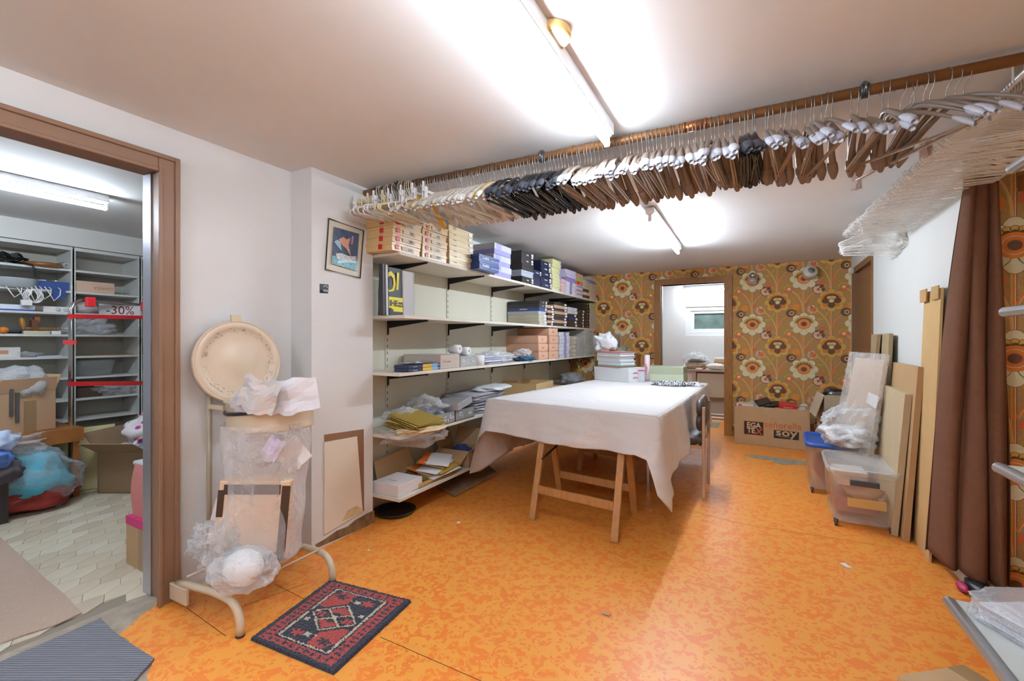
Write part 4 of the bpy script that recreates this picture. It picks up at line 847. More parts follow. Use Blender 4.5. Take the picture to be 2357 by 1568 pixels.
for k in range(10): mb.box(-.16, .16, -.15, .17, 0, .002, [KRAFT, CARDY][k % 2], Matrix.Translation((0, 0, .006 * k)) @ Matrix.Rotation(R(rnd.uniform(-9, 9)), 4, 'Z') @ Matrix.Rotation(R(rnd.uniform(-3, 3)), 4, 'X'))
ob('kraft_paper', mb, loc=(XF - .18, PX(1298, 880, XF).y, z4), label='brown kraft paper sheets under the grey crumpled bag', cat='paper', kind='stuff')
for k in range(8):
    s = MB(); s.box(-.15, .15, -.17, .17, 0, .004, [mat('cfc3ae', .7), KRAFT, mat('5a2430', .6), mat('d8d4cc', .6)][k % 4]); ob('flat_folder', s, loc=(XF - .17 + rnd.uniform(-.02, .02), 6.05 + rnd.uniform(-.03, .03), z4 + k * .0085), rot=(R(rnd.uniform(-1, 1)), 0, R(rnd.uniform(-12, 12))), label='flat folder, %s in the pile at shelf end near wallpaper' % ('topmost' if k == 7 else ordn(k)), cat='folder')
st = MB(); 
pts = []
for k in range(10): a = math.pi * k / 5 + .3; r0 = .12 if k % 2 == 0 else .05; pts.append((0, r0 * math.sin(a), r0 * math.cos(a)))
vs = pts + [(.03, 0, 0), (-.03, 0, 0)]; st.add(vs, [(k, (k + 1) % 10, 10) for k in range(10)] + [((k + 1) % 10, k, 11) for k in range(10)], mat('c49a3e', .45, .2))
ob('paper_star', st, loc=(XF - .06, 6.0, z4 + .18), rot=(0, R(-20), 0), label='golden folded star ornament at the far end of the shelf', cat='ornament')
# ---- lowest shelf
z5 = ZS[0] + .0006
o = bx('mailer_box', 2.31, 2.56, XF - .26, XF - .03, z5, .075, mat('dcd6d6', .5), 'white mailer carton on the lowest shelf beside the pillar'); ob('slot', MB().box(-.04, .03, -.045, -.041, .0745, .0757, INK), o)
mb = MB(); mb.tube([(XF - .03, 2.52, z5 + .014), (XF - .04, 2.92, z5 + .014)], .016, KRAFT, 12); mb.box(XF - .33, XF - .03, 2.45, 2.92, z5, z5 + .004, KRAFT); ob('wrapping_paper', mb, label='brown wrapping paper with rolled edge on the lowest shelf', cat='paper')
cols = [KRAFT, GOLD, PAPER, KRAFT, mat('c8a23a', .5), PAPER, KRAFT, PAPER, PAPER]
for k in range(9):
    s = MB(); s.box(-.11, .11, -.155, .155, 0, .006, cols[k]); 
    if cols[k] is PAPER: s.box(-.111, -.06, -.156, .156, .0001, .0065, mat('b8235c', .5) if k == 2 else mat('e0702a', .5))
    ob('envelope', s, loc=(XF - .13 + rnd.uniform(-.04, .04), 2.78 + .012 * k + rnd.uniform(-.03, .03), z5 + .02 + k * .0115), rot=(R(rnd.uniform(-5, 5)), R(6 + rnd.uniform(-3, 3)), R(-18 + k * 6)), label='%s envelope, %s in the mail pile on the lowest shelf' % ({KRAFT: 'brown', PAPER: 'white', GOLD: 'gold'}.get(cols[k], 'yellow'), 'topmost' if k == 8 else ordn(k)), cat='envelope')
s = MB(); s.slab([(XF - .30, 2.40, z5 + .03), (XF - .30, 2.82, z5 + .03), (XF - .36, 2.78, z5 + .20), (XF - .36, 2.42, z5 + .17)], .006, CARD); ob('cardboard_sheet', s, label='bent cardboard sheet standing behind the envelopes', cat='cardboard')
cb = carton('cardboard_box', (.30, .24), .13, (XF - .16, 3.24, z5), R(3), CARD, 'opened cardboard box with raised flaps on the lowest shelf', flaps=(('S', .17, R(-28)), ('N', .15, R(60)), ('W', .12, R(70)), ('E', .11, R(35))))
ob('tape', MB().box(.1505, .1512, -.018, .018, .02, .125, TAPE), cb); text('Fragile', .03, RED, cb, (.152, .06, .08), FX)
mb = MB(); mb.blob((0, 0, .07), (.1, .08, .07), mat('303a70', .7), .2, 3, 14, 3, zmin=0); ob('blue_garment', mb, loc=(XF - .16, 3.24, z5 + .006), label='dark blue garment inside the opened cardboard box', cat='clothes')
# plank on floor and dark tray
pk = MB(); A = PZ(1010, 1137, .01); 
pk.slab([PZ(1000, 1112, .03), PZ(1046, 1137, .03), PZ(1143, 1087, .03), PZ(1120, 1066, .03)], -.022, mat('a08468', .7, var=.3, vs=6)); ob('plank', pk, label='rough grey brown plank on floor under the lowest shelf', cat='plank')
tr = MB(); tr.lathe([(0, 0), (.13, 0), (.15, .02), (.15, .026), (.135, .024), (.12, .01), (0, .01)], mat('1b1818', .4), 24); ob('black_tray', tr, loc=(-2.27, 2.50, .002), label='round black tray on the floor beneath the lowest shelf', cat='tray')
# ================================================================= PICTURE, GAUGE
FRP = [(757, 503), (837, 531), (829, 640), (749, 620)]
pc = [PX(u, v, PXF + .012) for u, v in FRP]
pic = MB(); pic.slab([PX(u, v, PXF + .004) for u, v in FRP][::-1], -.008, mat('cfc6b4', .5)); pico = ob('picture', pic, label='framed dark blue sea print hanging on the pillar', cat='picture')
pf = MB(); pf.tube(pc, .0045, mat('2a2624', .4), 6, closed=True); ob('picture_frame', pf, pico)
def lerpq(q, a, b): 
    t = q[0] + (q[1] - q[0]) * a; s = q[3] + (q[2] - q[3]) * a; return t + (s - t) * b
def pprint(uv, m, l, nm='print_shape'):
    b = MB(); pts = [lerpq(pc, a, b_) for a, b_ in uv]; b.add([(p_.x + .0012 + l * .0004, p_.y, p_.z) for p_ in pts], [tuple(range(len(pts)))], m); ob(nm, b, pico)
pprint([(.15, .13), (.87, .10), (.87, .88), (.15, .86)], mat('4a5a74', .5, var=.3, vs=40), 0)
pprint([(.15, .70), (.5, .66), (.87, .62), (.87, .88), (.15, .86)], mat('7fb0bd', .5, var=.4, vs=60), 1)
pprint([(.18, .42), (.26, .36), (.35, .38), (.40, .56), (.30, .50)], mat('9fb7c4', .5), 1)
pprint([(.30, .34), (.42, .27), (.52, .30), (.62, .24), (.58, .40), (.68, .62), (.52, .48), (.40, .44)], mat('d09a84', .5, var=.1, vs=60), 2)
pprint([(.24, .64), (.40, .60), (.60, .62), (.84, .58), (.80, .70), (.55, .72), (.30, .74)], mat('cfd2d4', .5, var=.5, vs=90), 2)
pprint([(.66, .18), (.72, .2), (.70, .36), (.64, .36)], mat('b98ab0', .5, var=.5, vs=90), 2)
pprint([(.30, .78), (.55, .70), (.85, .68), (.85, .72), (.55, .76), (.32, .82)], mat('b7d5dc', .5), 3)
g = MB(); gq = [PX(u, v, PXF + .002) for u, v in ((736, 653), (757, 655), (756, 676), (736, 675))]
g.slab(gq[::-1], -.01, mat('2f3336', .4)); go = ob('thermometer', g, label='small square dark gauge on the pillar below the picture', cat='gauge'); bevel(go, .003)
cg = sum(gq, Vector()) / 4
g2 = MB()
for k in range(7): a_ = R(20 + 23 * k); g2.box(cg.x + .010, cg.x + .011, cg.y + .014 * math.cos(a_) - .002, cg.y + .014 * math.cos(a_) + .002, cg.z + .004 + .014 * math.sin(a_) - .0016, cg.z + .004 + .014 * math.sin(a_) + .0016, STK)
g2.box(cg.x + .010, cg.x + .011, cg.y - .018, cg.y + .018, cg.z - .018, cg.z - .006, mat('9a9a9a', .5)); ob('dial_marks', g2, go)
# ================================================================= TABLE
TZ = .765
T = [Vector((-.515, 2.91)), Vector((-1.895, 3.16)), Vector((-1.66, 5.25)), Vector((-.43, 5.45))]
def tp_(a, b): return (T[0] * (1 - a) + T[1] * a) * (1 - b) + (T[3] * (1 - a) + T[2] * a) * b
tb = MB(); q = [tp_(.012, .008), tp_(.988, .008), tp_(.988, .992), tp_(.012, .992)]
tb.prism([(p.x, p.y) for p in q], TZ - .028, TZ - .004, PINE)
ob('table_top', tb, label='wooden board table top under the white cloth on trestles', cat='table')
CL = mat('d9d3d2', .85, bump=.25, bs=25, sheen=.2)
for n_ in CL.node_tree.nodes:
    if n_.type == 'BUMP': n_.inputs['Distance'].default_value = .035; n_.inputs['Strength'].default_value = .55
    if n_.type == 'TEX_NOISE': n_.inputs['Scale'].default_value = 5; n_.inputs['Detail'].default_value = 7; n_.inputs['Distortion'].default_value = 1.6
def clothmesh():
    mb = MB(); N = 40; seg = []
    sides = [(T[1], T[0], 66), (T[0], T[3], 84), (T[3], T[2], 45), (T[2], T[1], 75)]
    per = []
    for si_, (a, b, n) in enumerate(sides):
        d_ = (b - a).normalized(); nrm = Vector((d_.y, -d_.x))
        for i in range(n): per.append((a + (b - a) * i / n, si_, i / n, nrm))
    M = len(per); rows = 26
    def drop(si_, t):
        if si_ == 0:
            base = .225 + .03 * math.sin(t * 3.1); c_ = max(0, 1 - t / .06) ** 1.2 * .36 + max(0, (t - .93) / .07) ** 1.3 * .30; return base + c_
        if si_ == 1: return .44 + max(0, 1 - t / .13) ** 1.2 * .12 - .03 * math.sin(t * 6)
        if si_ == 2: return .40
        return .50 + max(0, (t - .85) / .15) * .1
    top = []
    idx0 = 0
    verts = []
    for j in range(rows):
        for i, (p_, si_, t, nr) in enumerate(per):
            dr = drop(si_, t); s = j / (rows - 1); z = TZ - s * dr
            # corner rounding of normals
            nxt = per[(i + 4) % M][3]; prv = per[(i - 4) % M][3]; nn = (nr + nxt + prv).normalized()
            ph = i * .37; fold = (.018 * math.sin(ph * .55 + 1) + .010 * math.sin(ph * 1.3) + .02 * noise.noise(Vector((i * .11, s * 1.5, 2))) + .013 * noise.noise(Vector((i * .16 + s, s * 5.5 - i * .03, 5)))) * s
            corner = 0
            if si_ == 0: corner = max(0, 1 - t / .06) + max(0, (t - .93) / .07)
            if si_ == 1: corner = max(0, 1 - t / .08)
            if si_ == 3: corner = max(0, (t - .94) / .06)
            out = .006 + (.080 if si_ == 0 else .035) * s + fold + corner * .045 * s
            if j == 0: out = 0; z = TZ
            if j == 1: out = .006; z = TZ - .006
            verts.append((p_.x + nn.x * out, p_.y + nn.y * out, z + .004 * noise.noise(Vector((p_.x * 6, p_.y * 6, z * 9))) * (1 if j > 1 else 0)))
    fs = [(j * M + i, j * M + (i + 1) % M, (j + 1) * M + (i + 1) % M, (j + 1) * M + i) for j in range(rows - 1) for i in range(M)]
    mb.add(verts, fs, CL, None, True)
    mb.grid(30, 40, lambda a, b: (tp_(1 - a, b).x, tp_(1 - a, b).y, TZ + (.0025 * noise.noise(Vector((a * 7, b * 9, 0))) if 0 < a < 1 and 0 < b < 1 else 0)), CL)
    return mb
clo = ob('tablecloth', clothmesh(), label='white sheet draped as tablecloth over the trestle table', cat='tablecloth')
so = clo.modifiers.new('th', 'SOLIDIFY'); so.thickness = .0015; so.offset = 1
def leg4(mb, a, b, w1, w2, m):
    a, b = Vector(a), Vector(b); d_ = (b - a).normalized(); x = Vector((1, 0, 0)); x = (x - d_ * x.dot(d_)).normalized(); y = d_.cross(x)
    vs = [p_ + x * sx * w1 / 2 + y * sy * w2 / 2 for p_ in (a, b) for sx, sy in ((-1, -1), (1, -1), (1, 1), (-1, 1))]
    mb.add(vs, [(3, 2, 1, 0), (4, 5, 6, 7), (0, 1, 5, 4), (1, 2, 6, 5), (2, 3, 7, 6), (3, 0, 4, 7)], m)
def trestle(x0, x1, yf, yb2, lab, skew=0):
    root = empty('trestle', ((x0 + x1) / 2, (yf + yb2) / 2, 0), lab, 'trestle', 'trestles under the cloth'); ox, oy = (x0 + x1) / 2, (yf + yb2) / 2
    w_ = (x1 - x0) / 2; d_ = (yb2 - yf) / 2; zt_ = TZ - .035
    for sx in (-1, 1):
        for sy in (-1, 1):
            mb = MB(); leg4(mb, (sx * w_, sy * d_ + skew * sx, 0), (sx * (w_ - .0), sy * .03 + skew * sx, zt_ - .03), .045, .028, PINE); bevel(ob('leg', mb, root), .003)
        mb = MB(); mb.tube([(sx * (w_ - .03), -d_ * .62 + skew * sx, .42 - .02), (sx * (w_ - .03), d_ * .45 + skew * sx, .44)], .008, mat('3a332e', .5, .6), 6); ob('brace', mb, root)
    for sy in (-1, 1):
        k = 1 - .30; y = sy * (d_ * (1 - .26) + .03 * .26)
        mb = MB(); leg4(mb, (-w_ + .02, y - skew, .20), (w_ - .02, y + skew, .20), .001, .001, PINE); mb = MB()
        mb.add([(-w_ + .02, y - skew - .011, .17), (w_ - .02, y + skew - .011, .17), (w_ - .02, y + skew + .011, .17), (-w_ + .02, y - skew + .011, .17), (-w_ + .02, y - skew - .011, .225), (w_ - .02, y + skew - .011, .225), (w_ - .02, y + skew + .011, .225), (-w_ + .02, y - skew + .011, .225)], [(0, 3, 2, 1), (4, 5, 6, 7), (0, 1, 5, 4), (1, 2, 6, 5), (2, 3, 7, 6), (3, 0, 4, 7)], PINE)
        bevel(ob('rail', mb, root), .003)
    mb = MB(); mb.add([(-w_ - .03, -.05 - skew, zt_ - .03), (w_ + .03, -.05 + skew, zt_ - .03), (w_ + .03, .05 + skew, zt_ - .03), (-w_ - .03, .05 - skew, zt_ - .03), (-w_ - .03, -.05 - skew, zt_), (w_ + .03, -.05 + skew, zt_), (w_ + .03, .05 + skew, zt_), (-w_ - .03, .05 - skew, zt_)], [(0, 3, 2, 1), (4, 5, 6, 7), (0, 1, 5, 4), (1, 2, 6, 5), (2, 3, 7, 6), (3, 0, 4, 7)], PINE)
    ob('top_beam', mb, root)
trestle(-1.34, -.745, 2.80, 3.33, 'wooden A frame trestle at the near end of the table', -.04)
trestle(-1.45, -.86, 4.08, 4.60, 'wooden A frame trestle under the far end of the table', -.04)
# things on the table
ZT = TZ + .003
def onT(u, v): return PZ(u, v, ZT)
a = onT(1368, 874); b = onT(1447, 881); c_ = onT(1467, 873)
def pbox(name, a, b, dep, h, m, lab, z=ZT, cat='box', group=None, bev=.002):
    a, b = Vector((a[0], a[1], 0)), Vector((b[0], b[1], 0)); w_ = (b - a).length; an = math.atan2(b.y - a.y, b.x - a.x)
    mb = MB().box(0, w_, 0, dep, 0, h, m); o = ob(name, mb, loc=(a.x, a.y, z), rot=(0, 0, an), label=lab, cat=cat, group=group); bevel(o, bev, 1); return o, w_
WB = mat('d6d9db', .5)
o, w_ = pbox('archive_box', a, b, .33, .155, WB, 'white carton carrying the stack of ring binders on the table')
ob('lid', MB().box(-.002, w_ + .002, -.002, .332, .11, .157, WB), o); s = MB()
for k in range(2): s.tube([(w_ + .003, .08, .045 + .05 * k), (w_ + .003, .12, .055 + .05 * k), (w_ + .003, .16, .045 + .05 * k), (w_ + .003, .22, .057 + .05 * k)], .004, RED, 4)
ob('red_scribble', s, o)
dirT = Vector((math.cos(o.rotation_euler.z), math.sin(o.rotation_euler.z)))
bz = ZT + .158; BC = [('salmon', 'cf7d68', .014), ('mint green', '8fd0ac', .014), ('white', 'd9dade', .042), ('white', 'cdcfd6', .040), ('beige', 'cfc6a8', .012), ('white', 'd4d6dc', .038), ('salmon pink', 'd8836e', .016)]
for i, (cn, c_h, th) in enumerate(BC):
    st_ = a.xy + dirT * (.05 + rnd.uniform(-.01, .01)); mb = MB(); w2 = .34
    mb.box(0, w2, 0, .27, 0, .004, mat(c_h, .4)); mb.box(0, w2, 0, .27, th - .004, th, mat(c_h, .4)); mb.box(0, .003, 0, .27, .0041, th - .0041, mat(c_h, .4))
    o = ob('binder', mb, loc=(st_.x, st_.y, bz), rot=(0, 0, math.atan2(dirT.y, dirT.x) + rnd.uniform(-.04, .04)), label='%s binder, %s from the bottom on the white carton' % (cn, ordn(i)), cat='binder')
    ob('pages', MB().box(.006, w2 - .012, .008, .262, .0045, th - .0045, mat('d6d6dc', .8, bump=.5, bs=300)), o); bz += th + .001
# long grey-green box pair
a2 = onT(1479, 877); b2 = onT(1573, 881)
for i in range(2):
    o, w_ = pbox('storage_box', a2, b2, .30, .085, mat(('b9bfa4', 'a2a68c')[i], .5, var=.03), ('light green grey carton, lower of two on the table', 'olive grey carton, upper of two on the table')[i], z=ZT + .0855 * i)
a3 = onT(1462, 872); o, w_ = pbox('patterned_box', onT(1467, 879), onT(1477, 880), .05, .13, mat('c9ccd0', .4), 'narrow silver patterned carton wedged between white and green cartons'); ob('pink_lid', MB().box(-.002, w_ + .002, -.002, .052, .122, .134, mat('c9566c', .5)), o)
# zebra cloth
z_ = onT(1550, 888); zm = bpy.data.materials.new('zebra_cloth'); zm.use_nodes = True
nt = zm.node_tree; wv = nt.nodes.new('ShaderNodeTexWave'); wv.inputs['Scale'].default_value = 14; wv.inputs['Distortion'].default_value = 9; wv.inputs['Detail Scale'].default_value = 4
tc = nt.nodes.new('ShaderNodeTexCoord'); nt.links.new(tc.outputs['Object'], wv.inputs['Vector']); rp = nt.nodes.new('ShaderNodeValToRGB'); rp.color_ramp.interpolation = 'CONSTANT'; rp.color_ramp.elements[1].position = .5; rp.color_ramp.elements[0].color = (.02, .02, .03, 1); rp.color_ramp.elements[1].color = (.7, .7, .72, 1)
nt.links.new(wv.outputs[0], rp.inputs[0]); nt.links.new(rp.outputs[0], nt.nodes['Principled BSDF'].inputs['Base Color'])
mb = MB(); mb.blob((0, 0, .015), (.19, .08, .035), zm, .2, 3, 6, 4, zmin=0, fine=.06); ob('patterned_scarf', mb, loc=(z_.x, z_.y, ZT), rot=(0, 0, R(8)), label='black and white zebra patterned scarf on the tablecloth', cat='scarf')
mb = MB(); mb.slab([onT(1580, 892) , onT(1610, 889), onT(1608, 879), onT(1582, 880)], .002, PAPER); mb.blob((z_.x + .2, z_.y + .05, ZT + .012), (.09, .07, .016), FILM, .25, 3, 61, 3, zmin=ZT); ob('paper_slip', mb, label='white slip in clear film right of the zebra scarf', cat='paper')
# paper bags & pink tube behind
def bag3(u0, u1, vt, vb, d, th, m, lab, m2=None, yaw=None):
    a, b = P(u0, vb, d), P(u1, vb, d); w_ = (b - a).length; h = P(u0, vt, d).z - a.z; mb = MB(); an = YAW if yaw is None else yaw
    mb.add([(0, 0, 0), (w_, 0, 0), (w_, th, 0), (0, th, 0), (.004, th * .35, h), (w_ - .004, th * .35, h), (w_ - .004, th * .65, h), (.004, th * .65, h)], [(0, 3, 2, 1), (0, 1, 5, 4), (1, 2, 6, 5), (2, 3, 7, 6), (3, 0, 4, 7)], m)
    return ob('paper_bag', mb, loc=(a.x, a.y, a.z), rot=(0, 0, an), label=lab, cat='bag'), w_, h
zb = bz; a_ = a.xy
d_ = 5.45; vb = CY - (zb - H) / d_ * FPX
o, w_, h = bag3(1397, 1436, 807, vb, d_, .09, KRAFT, 'brown kraft gift bag with black side standing on the binders')
ob('dark_side', MB().add([(-.0008, 0, 0), (-.0008 + w_ * .42, -.0012, 0), (w_ * .42, .028, h), (.003, .028, h)], [(0, 1, 2, 3)], mat('4a4548', .6)), o)
text('@', .09, BLACK, o, (w_ * .7, .012, h * .32), Matrix.Rotation(R(-20), 3, 'X') @ FNY)
mb = MB(); mb.tube([(w_ * .35, .045, h), (w_ * .38, .045, h + .06), (w_ * .5, .045, h + .09), (w_ * .62, .045, h + .06), (w_ * .65, .045, h)], .0025, BLACK, 6); ob('bag_handle', mb, o)
cc = P(1393, 805, 5.5); mb = MB(); mb.blob((0, 0, 0), (.11, .06, .11), mat('d6d8dc', .6), .30, 1.8, 19, 4, zmin=None, fine=.12, ff=5, sq=.7); ob('white_bag', mb, loc=(cc.x, cc.y, zb + .10), label='crumpled white paper bag on the binder stack', cat='bag')
tb_ = P(1406, 775, 6.2)
# chair-back height stand of small hangers on wall shelf beyond: bundle of hooks
hk = MB()
for k in range(12):
    x = -1.80 + k * .016; hk.tube([(x, 6.42, 1.12), (x - .01, 6.42, 1.3), (x, 6.42, 1.325), (x + .02, 6.42, 1.315), (x + .025, 6.42, 1.29)], .003, [STEEL, WHP, mat('9fb6c8', .4)][k % 3], 5)
hk.box(-1.86, -1.56, 6.36, 6.48, 1.04, 1.14, mat('86b0a8', .6)); ob('hanger_bundle', hk, label='upright bundle of wire hangers in teal case at the back wall', cat='hanger bundle')
hs = MB(); hs.box(-1.92, -1.38, 6.28, 6.52, 1.015, 1.04, OAK); 
for x in (-1.90, -1.40): hs.box(x - .015, x + .015, 6.30, 6.50, 0, 1.015, OAK)
ob('side_stand', hs, label='narrow wooden stand against wallpaper behind the table', cat='stand')
pt = P(1490, 790, 5.6); mb = MB(); mb.tube([(0, 0, 0), (0, 0, .30)], .030, mat('d8c4c8', .4), 16); 
tb3 = ob('pink_tube', mb, loc=(pt.x, pt.y, ZT), label='upright white and pink tube behind the green carton', cat='tube')
tb3.location = (onT(1490, 873).x + .05, 5.36, ZT + .001)
mb = MB(); 
for k in range(3): mb.box(-.012 + k * .008, -.006 + k * .008, -.0312, -.0302, .08 + .03 * k, .20 - .02 * k, mat('c8486e', .5))
ob('pink_print', mb, tb3)
# ================================================================= CHAIR
ch = empty('chair', (-.33, 4.03, 0), 'chrome chair with brown padded back at the table side', 'chair')
CHR = mat('bcb6b0', .22, .95); LEA = mat('4a3f3a', .35, bump=.15, bs=60)
for s in (-1, 1):
    mb = MB(); mb.box(-.012, .012, s * .225 - .009, s * .225 + .009, 0, .72, CHR); bevel(ob('leg', mb, ch), .003)
    mb = MB(); mb.box(-.43, -.408, s * .225 - .009, s * .225 + .009, 0, .42, CHR); bevel(ob('leg', mb, ch), .003)
    mb = MB(); mb.box(-.408, -.012, s * .225 - .009, s * .225 + .009, .395, .42, CHR); ob('side_rail', mb, ch)
for x in (-.42, -.03): ob('cross_rail', MB().box(x - .01, x + .01, -.22, .22, .40, .418, CHR), ch)
mb = MB(); mb.blob((-.21, 0, .445), (.20, .205, .045), LEA, .02, 2, 1, 4, sq=.5); ob('seat', mb, ch)
bk_ = empty('backrest', (0, 0, 0), None, None); bk_.parent = ch
for s in (-1, 1):
    for k in range(2):
        mb = MB(); mb.blob((-.030, s * .105, .590 + .115 * k), (.034, .118, .072), LEA, .02, 2, k, 4, sq=.75); ob('cushion', mb, bk_)
# ================================================================= BACK RIGHT: LETTERED BOX ETC
A = PZ(1690, 1020); B = PZ(1865, 1039); w_ = (B - A).length; an = math.atan2(B.y - A.y, B.x - A.x); bh = .455
eg = carton('cardboard_box', (w_, .36), bh, (0, 0, 0), 0, CARD, 'large lettered cardboard box standing before the flowered wallpaper')
mid = (A + B) / 2; nv = Vector((-math.sin(an), math.cos(an), 0)); eg.location = mid + nv * .18; eg.rotation_euler = (0, 0, an)
def egp(u, v): # face coordinates
    q_ = dirv(u, v); o_ = Vector((0, 0, H)); t_ = (A - o_).dot(nv) / q_.dot(nv); p_ = o_ + q_ * t_; return ((p_ - mid).dot(Vector((math.cos(an), math.sin(an), 0))), p_.z)
def erect(u0, v0, u1, v1, m, l, nm): x0, z1 = egp(u0, v0); x1, z0 = egp(u1, v1); ob(nm, MB().box(x0, x1, -.18 - l, -.1798, z0, z1, m), eg); return x0, x1, z0, z1
ORN = mat('c0581f', .6); BKP = mat('2b2420', .6); CDL = mat('cda77c', .7)
x0, x1, z0, z1 = erect(1712, 968, 1758, 1004, ORN, .0006, 'logo_frame'); ob('logo_panel', MB().box(x0 + .006, x1 - .006, -.1812, -.1800, z0 + .006, z1 - .006, BKP), eg)
cx_ = (x0 + x1) / 2; hh = z1 - z0
text('EGA', hh * .50, CDL, eg, (cx_, -.1815, z0 + hh * .70), FNY, wt=.003, sx=.95); text('TE', hh * .50, CDL, eg, (cx_ - hh * .17, -.1815, z0 + hh * .30), FNY, wt=.003, sx=.95); text('X', hh * .56, ORN, eg, (cx_ + hh * .30, -.1817, z0 + hh * .27), FNY, wt=.003, shear=.2)
x0, z_a = egp(1764, 985); x1, z_b = egp(1840, 985)
zz = (egp(1800, 974)[1] + egp(1800, 988)[1]) / 2
text('señorella', .10, ORN, eg, ((x0 + x1) / 2, -.1805, zz + .005), FNY, sx=1.0, wt=.0004); text('H O M E W E A R', .024, ORN, eg, ((x0 + x1) / 2, -.1805, zz - .045), FNY, sx=1.5)
x0, x1, z0, z1 = erect(1781, 990, 1839, 1014, BKP, .0008, 'logo_panel')
text('soy', (z1 - z0) * 1.25, CDL, eg, ((x0 + x1) / 2, -.1815, (z0 + z1) / 2 + .022), FNY, sx=1.35, wt=.002); text('UNDERWEAR', .014, CDL, eg, ((x0 + x1) / 2 - .02, -.1815, z0 + .022), FNY, sx=1.3)
def inbox(x, y, z, sx, sy, sz, m, lab, rot=(0, 0, 0), cat='carton', name='small_carton'):
    p_ = eg.location + Vector((x * math.cos(an) - y * math.sin(an), x * math.sin(an) + y * math.cos(an), z)); o = ob(name, MB().box(-sx / 2, sx / 2, -sy / 2, sy / 2, -sz / 2, sz / 2, m), loc=p_, rot=(rot[0], rot[1], rot[2] + an), label=lab, cat=cat); bevel(o, .002, 1); return o
o = inbox(-.27, -.03, .455, .19, .22, .035, mat('d8c9b8', .5), 'pale carton with red logo at left in the lettered box'); ob('logo', MB().box(-.07, -.035, -.111, -.110, -.012, .012, RED), o)
inbox(-.27, -.02, .415, .2, .24, .03, mat('cfa8a6', .5), 'pink carton under the pale one in the lettered box')
inbox(-.12, -.02, .47, .17, .2, .02, mat('b9b9c0', .3), 'grey flat pack with black sleeve in the lettered box', (R(12), R(-16), .2)); inbox(-.09, -.03, .50, .15, .2, .016, BLACK, 'black glossy sleeve leaning left in the lettered box', (R(10), R(-20), .25))
inbox(.0, -.03, .475, .17, .2, .022, BLACK, 'black glossy sleeve at middle of the lettered box', (R(8), R(-8), .1)); inbox(-.02, 0, .435, .22, .2, .03, mat('6a2438', .5), 'wine red carton under the black sleeves')
o = inbox(.17, -.03, .475, .18, .2, .04, RED, 'bright red carton at right in the lettered box', (R(6), R(3), 0)); text('Sportliv 24', .02, STK, o, (0, -.101, 0), FNY)
inbox(.06, -.11, .44, .045, .006, .05, mat('d8c95c', .6), 'yellow note slip tucked in the lettered box', cat='note', name='yellow_slip'); inbox(.24, 0, .44, .2, .24, .03, mat('cfcfd6', .5), 'white folded papers under the red carton')
# back right small box + black hangers
bx2 = carton('cardboard_box', (.30, .36), .72, (.745, 5.36, 0), R(3), CARDG, 'tall taupe cardboard box filled with black hangers by the wall', flaps=(('W', .22, R(-72)), ('S', .13, R(-86))))
for k in range(10):
    mb = MB(); mb.tube([(-.13, -.14 + .03 * k, .70), (-.06, -.15 + .03 * k, .745 + .01 * (k % 3)), (.03, -.14 + .03 * k, .75), (.12, -.12 + .03 * k, .70 + .012 * (k % 2))], .006, BLACK if k % 3 else STEEL, 6); ob('black_hanger', mb, loc=(.745, 5.36, .0), rot=(0, 0, R(rnd.uniform(-6, 6))), label='black hanger jammed into the tall taupe cardboard box', cat='hanger', group='black hangers in the taupe box')
# spotlights on back wall
for i, (u, v, nm) in enumerate(((1733, 640, 'chrome'), (1860, 632, 'white'))):
    p_ = PY(u, v, Y_B - .06); root = empty('wall_spotlight', (p_.x, Y_B, p_.z), ('small chrome knob fitting on the wallpaper, left of two', 'round white dial fitting on the wallpaper, right of two')[i], 'wall fitting')
    m_ = CHROME if i == 0 else mat('dedad2', .4); M_ = Matrix.Rotation(R(90), 4, 'X')
    mb = MB(); mb.lathe([(0, 0), (.055, 0), (.055, .03), (.045, .045), (0, .05)], mat('cfc5c2', .35, .3), 24, M_); ob('base', mb, root)
    if i == 0: mb = MB(); mb.blob((0, -.08, .03), (.04, .035, .035), CHROME, .02, 2, 3, 3); ob('knob', mb, root); mb = MB(); mb.lathe([(0, 0), (.05, 0), (.045, .05), (.04, .055), (0, .055)], mat('cfc5c2', .3, .4), 20, Matrix.Translation((0, -.05, -.02)) @ Matrix.Rotation(R(150), 4, 'X')); ob('cup', mb, root)
    else:
        mb = MB(); M2 = Matrix.Translation((0, -.04, .0)) @ Matrix.Rotation(R(62), 4, 'X') @ Matrix.Rotation(R(18), 4, 'Y'); mb.lathe([(0, 0), (.06, 0), (.068, .04), (.075, .045), (.075, .085), (.068, .09), (.0, .09)], m_, 28, M2); ob('dial', mb, root)
        mb = MB(); mb.lathe([(0, .0905), (.038, .0905), (.036, .098), (0, .098)], mat('9a9690', .4, .5), 20, M2); ob('knob', mb, root)
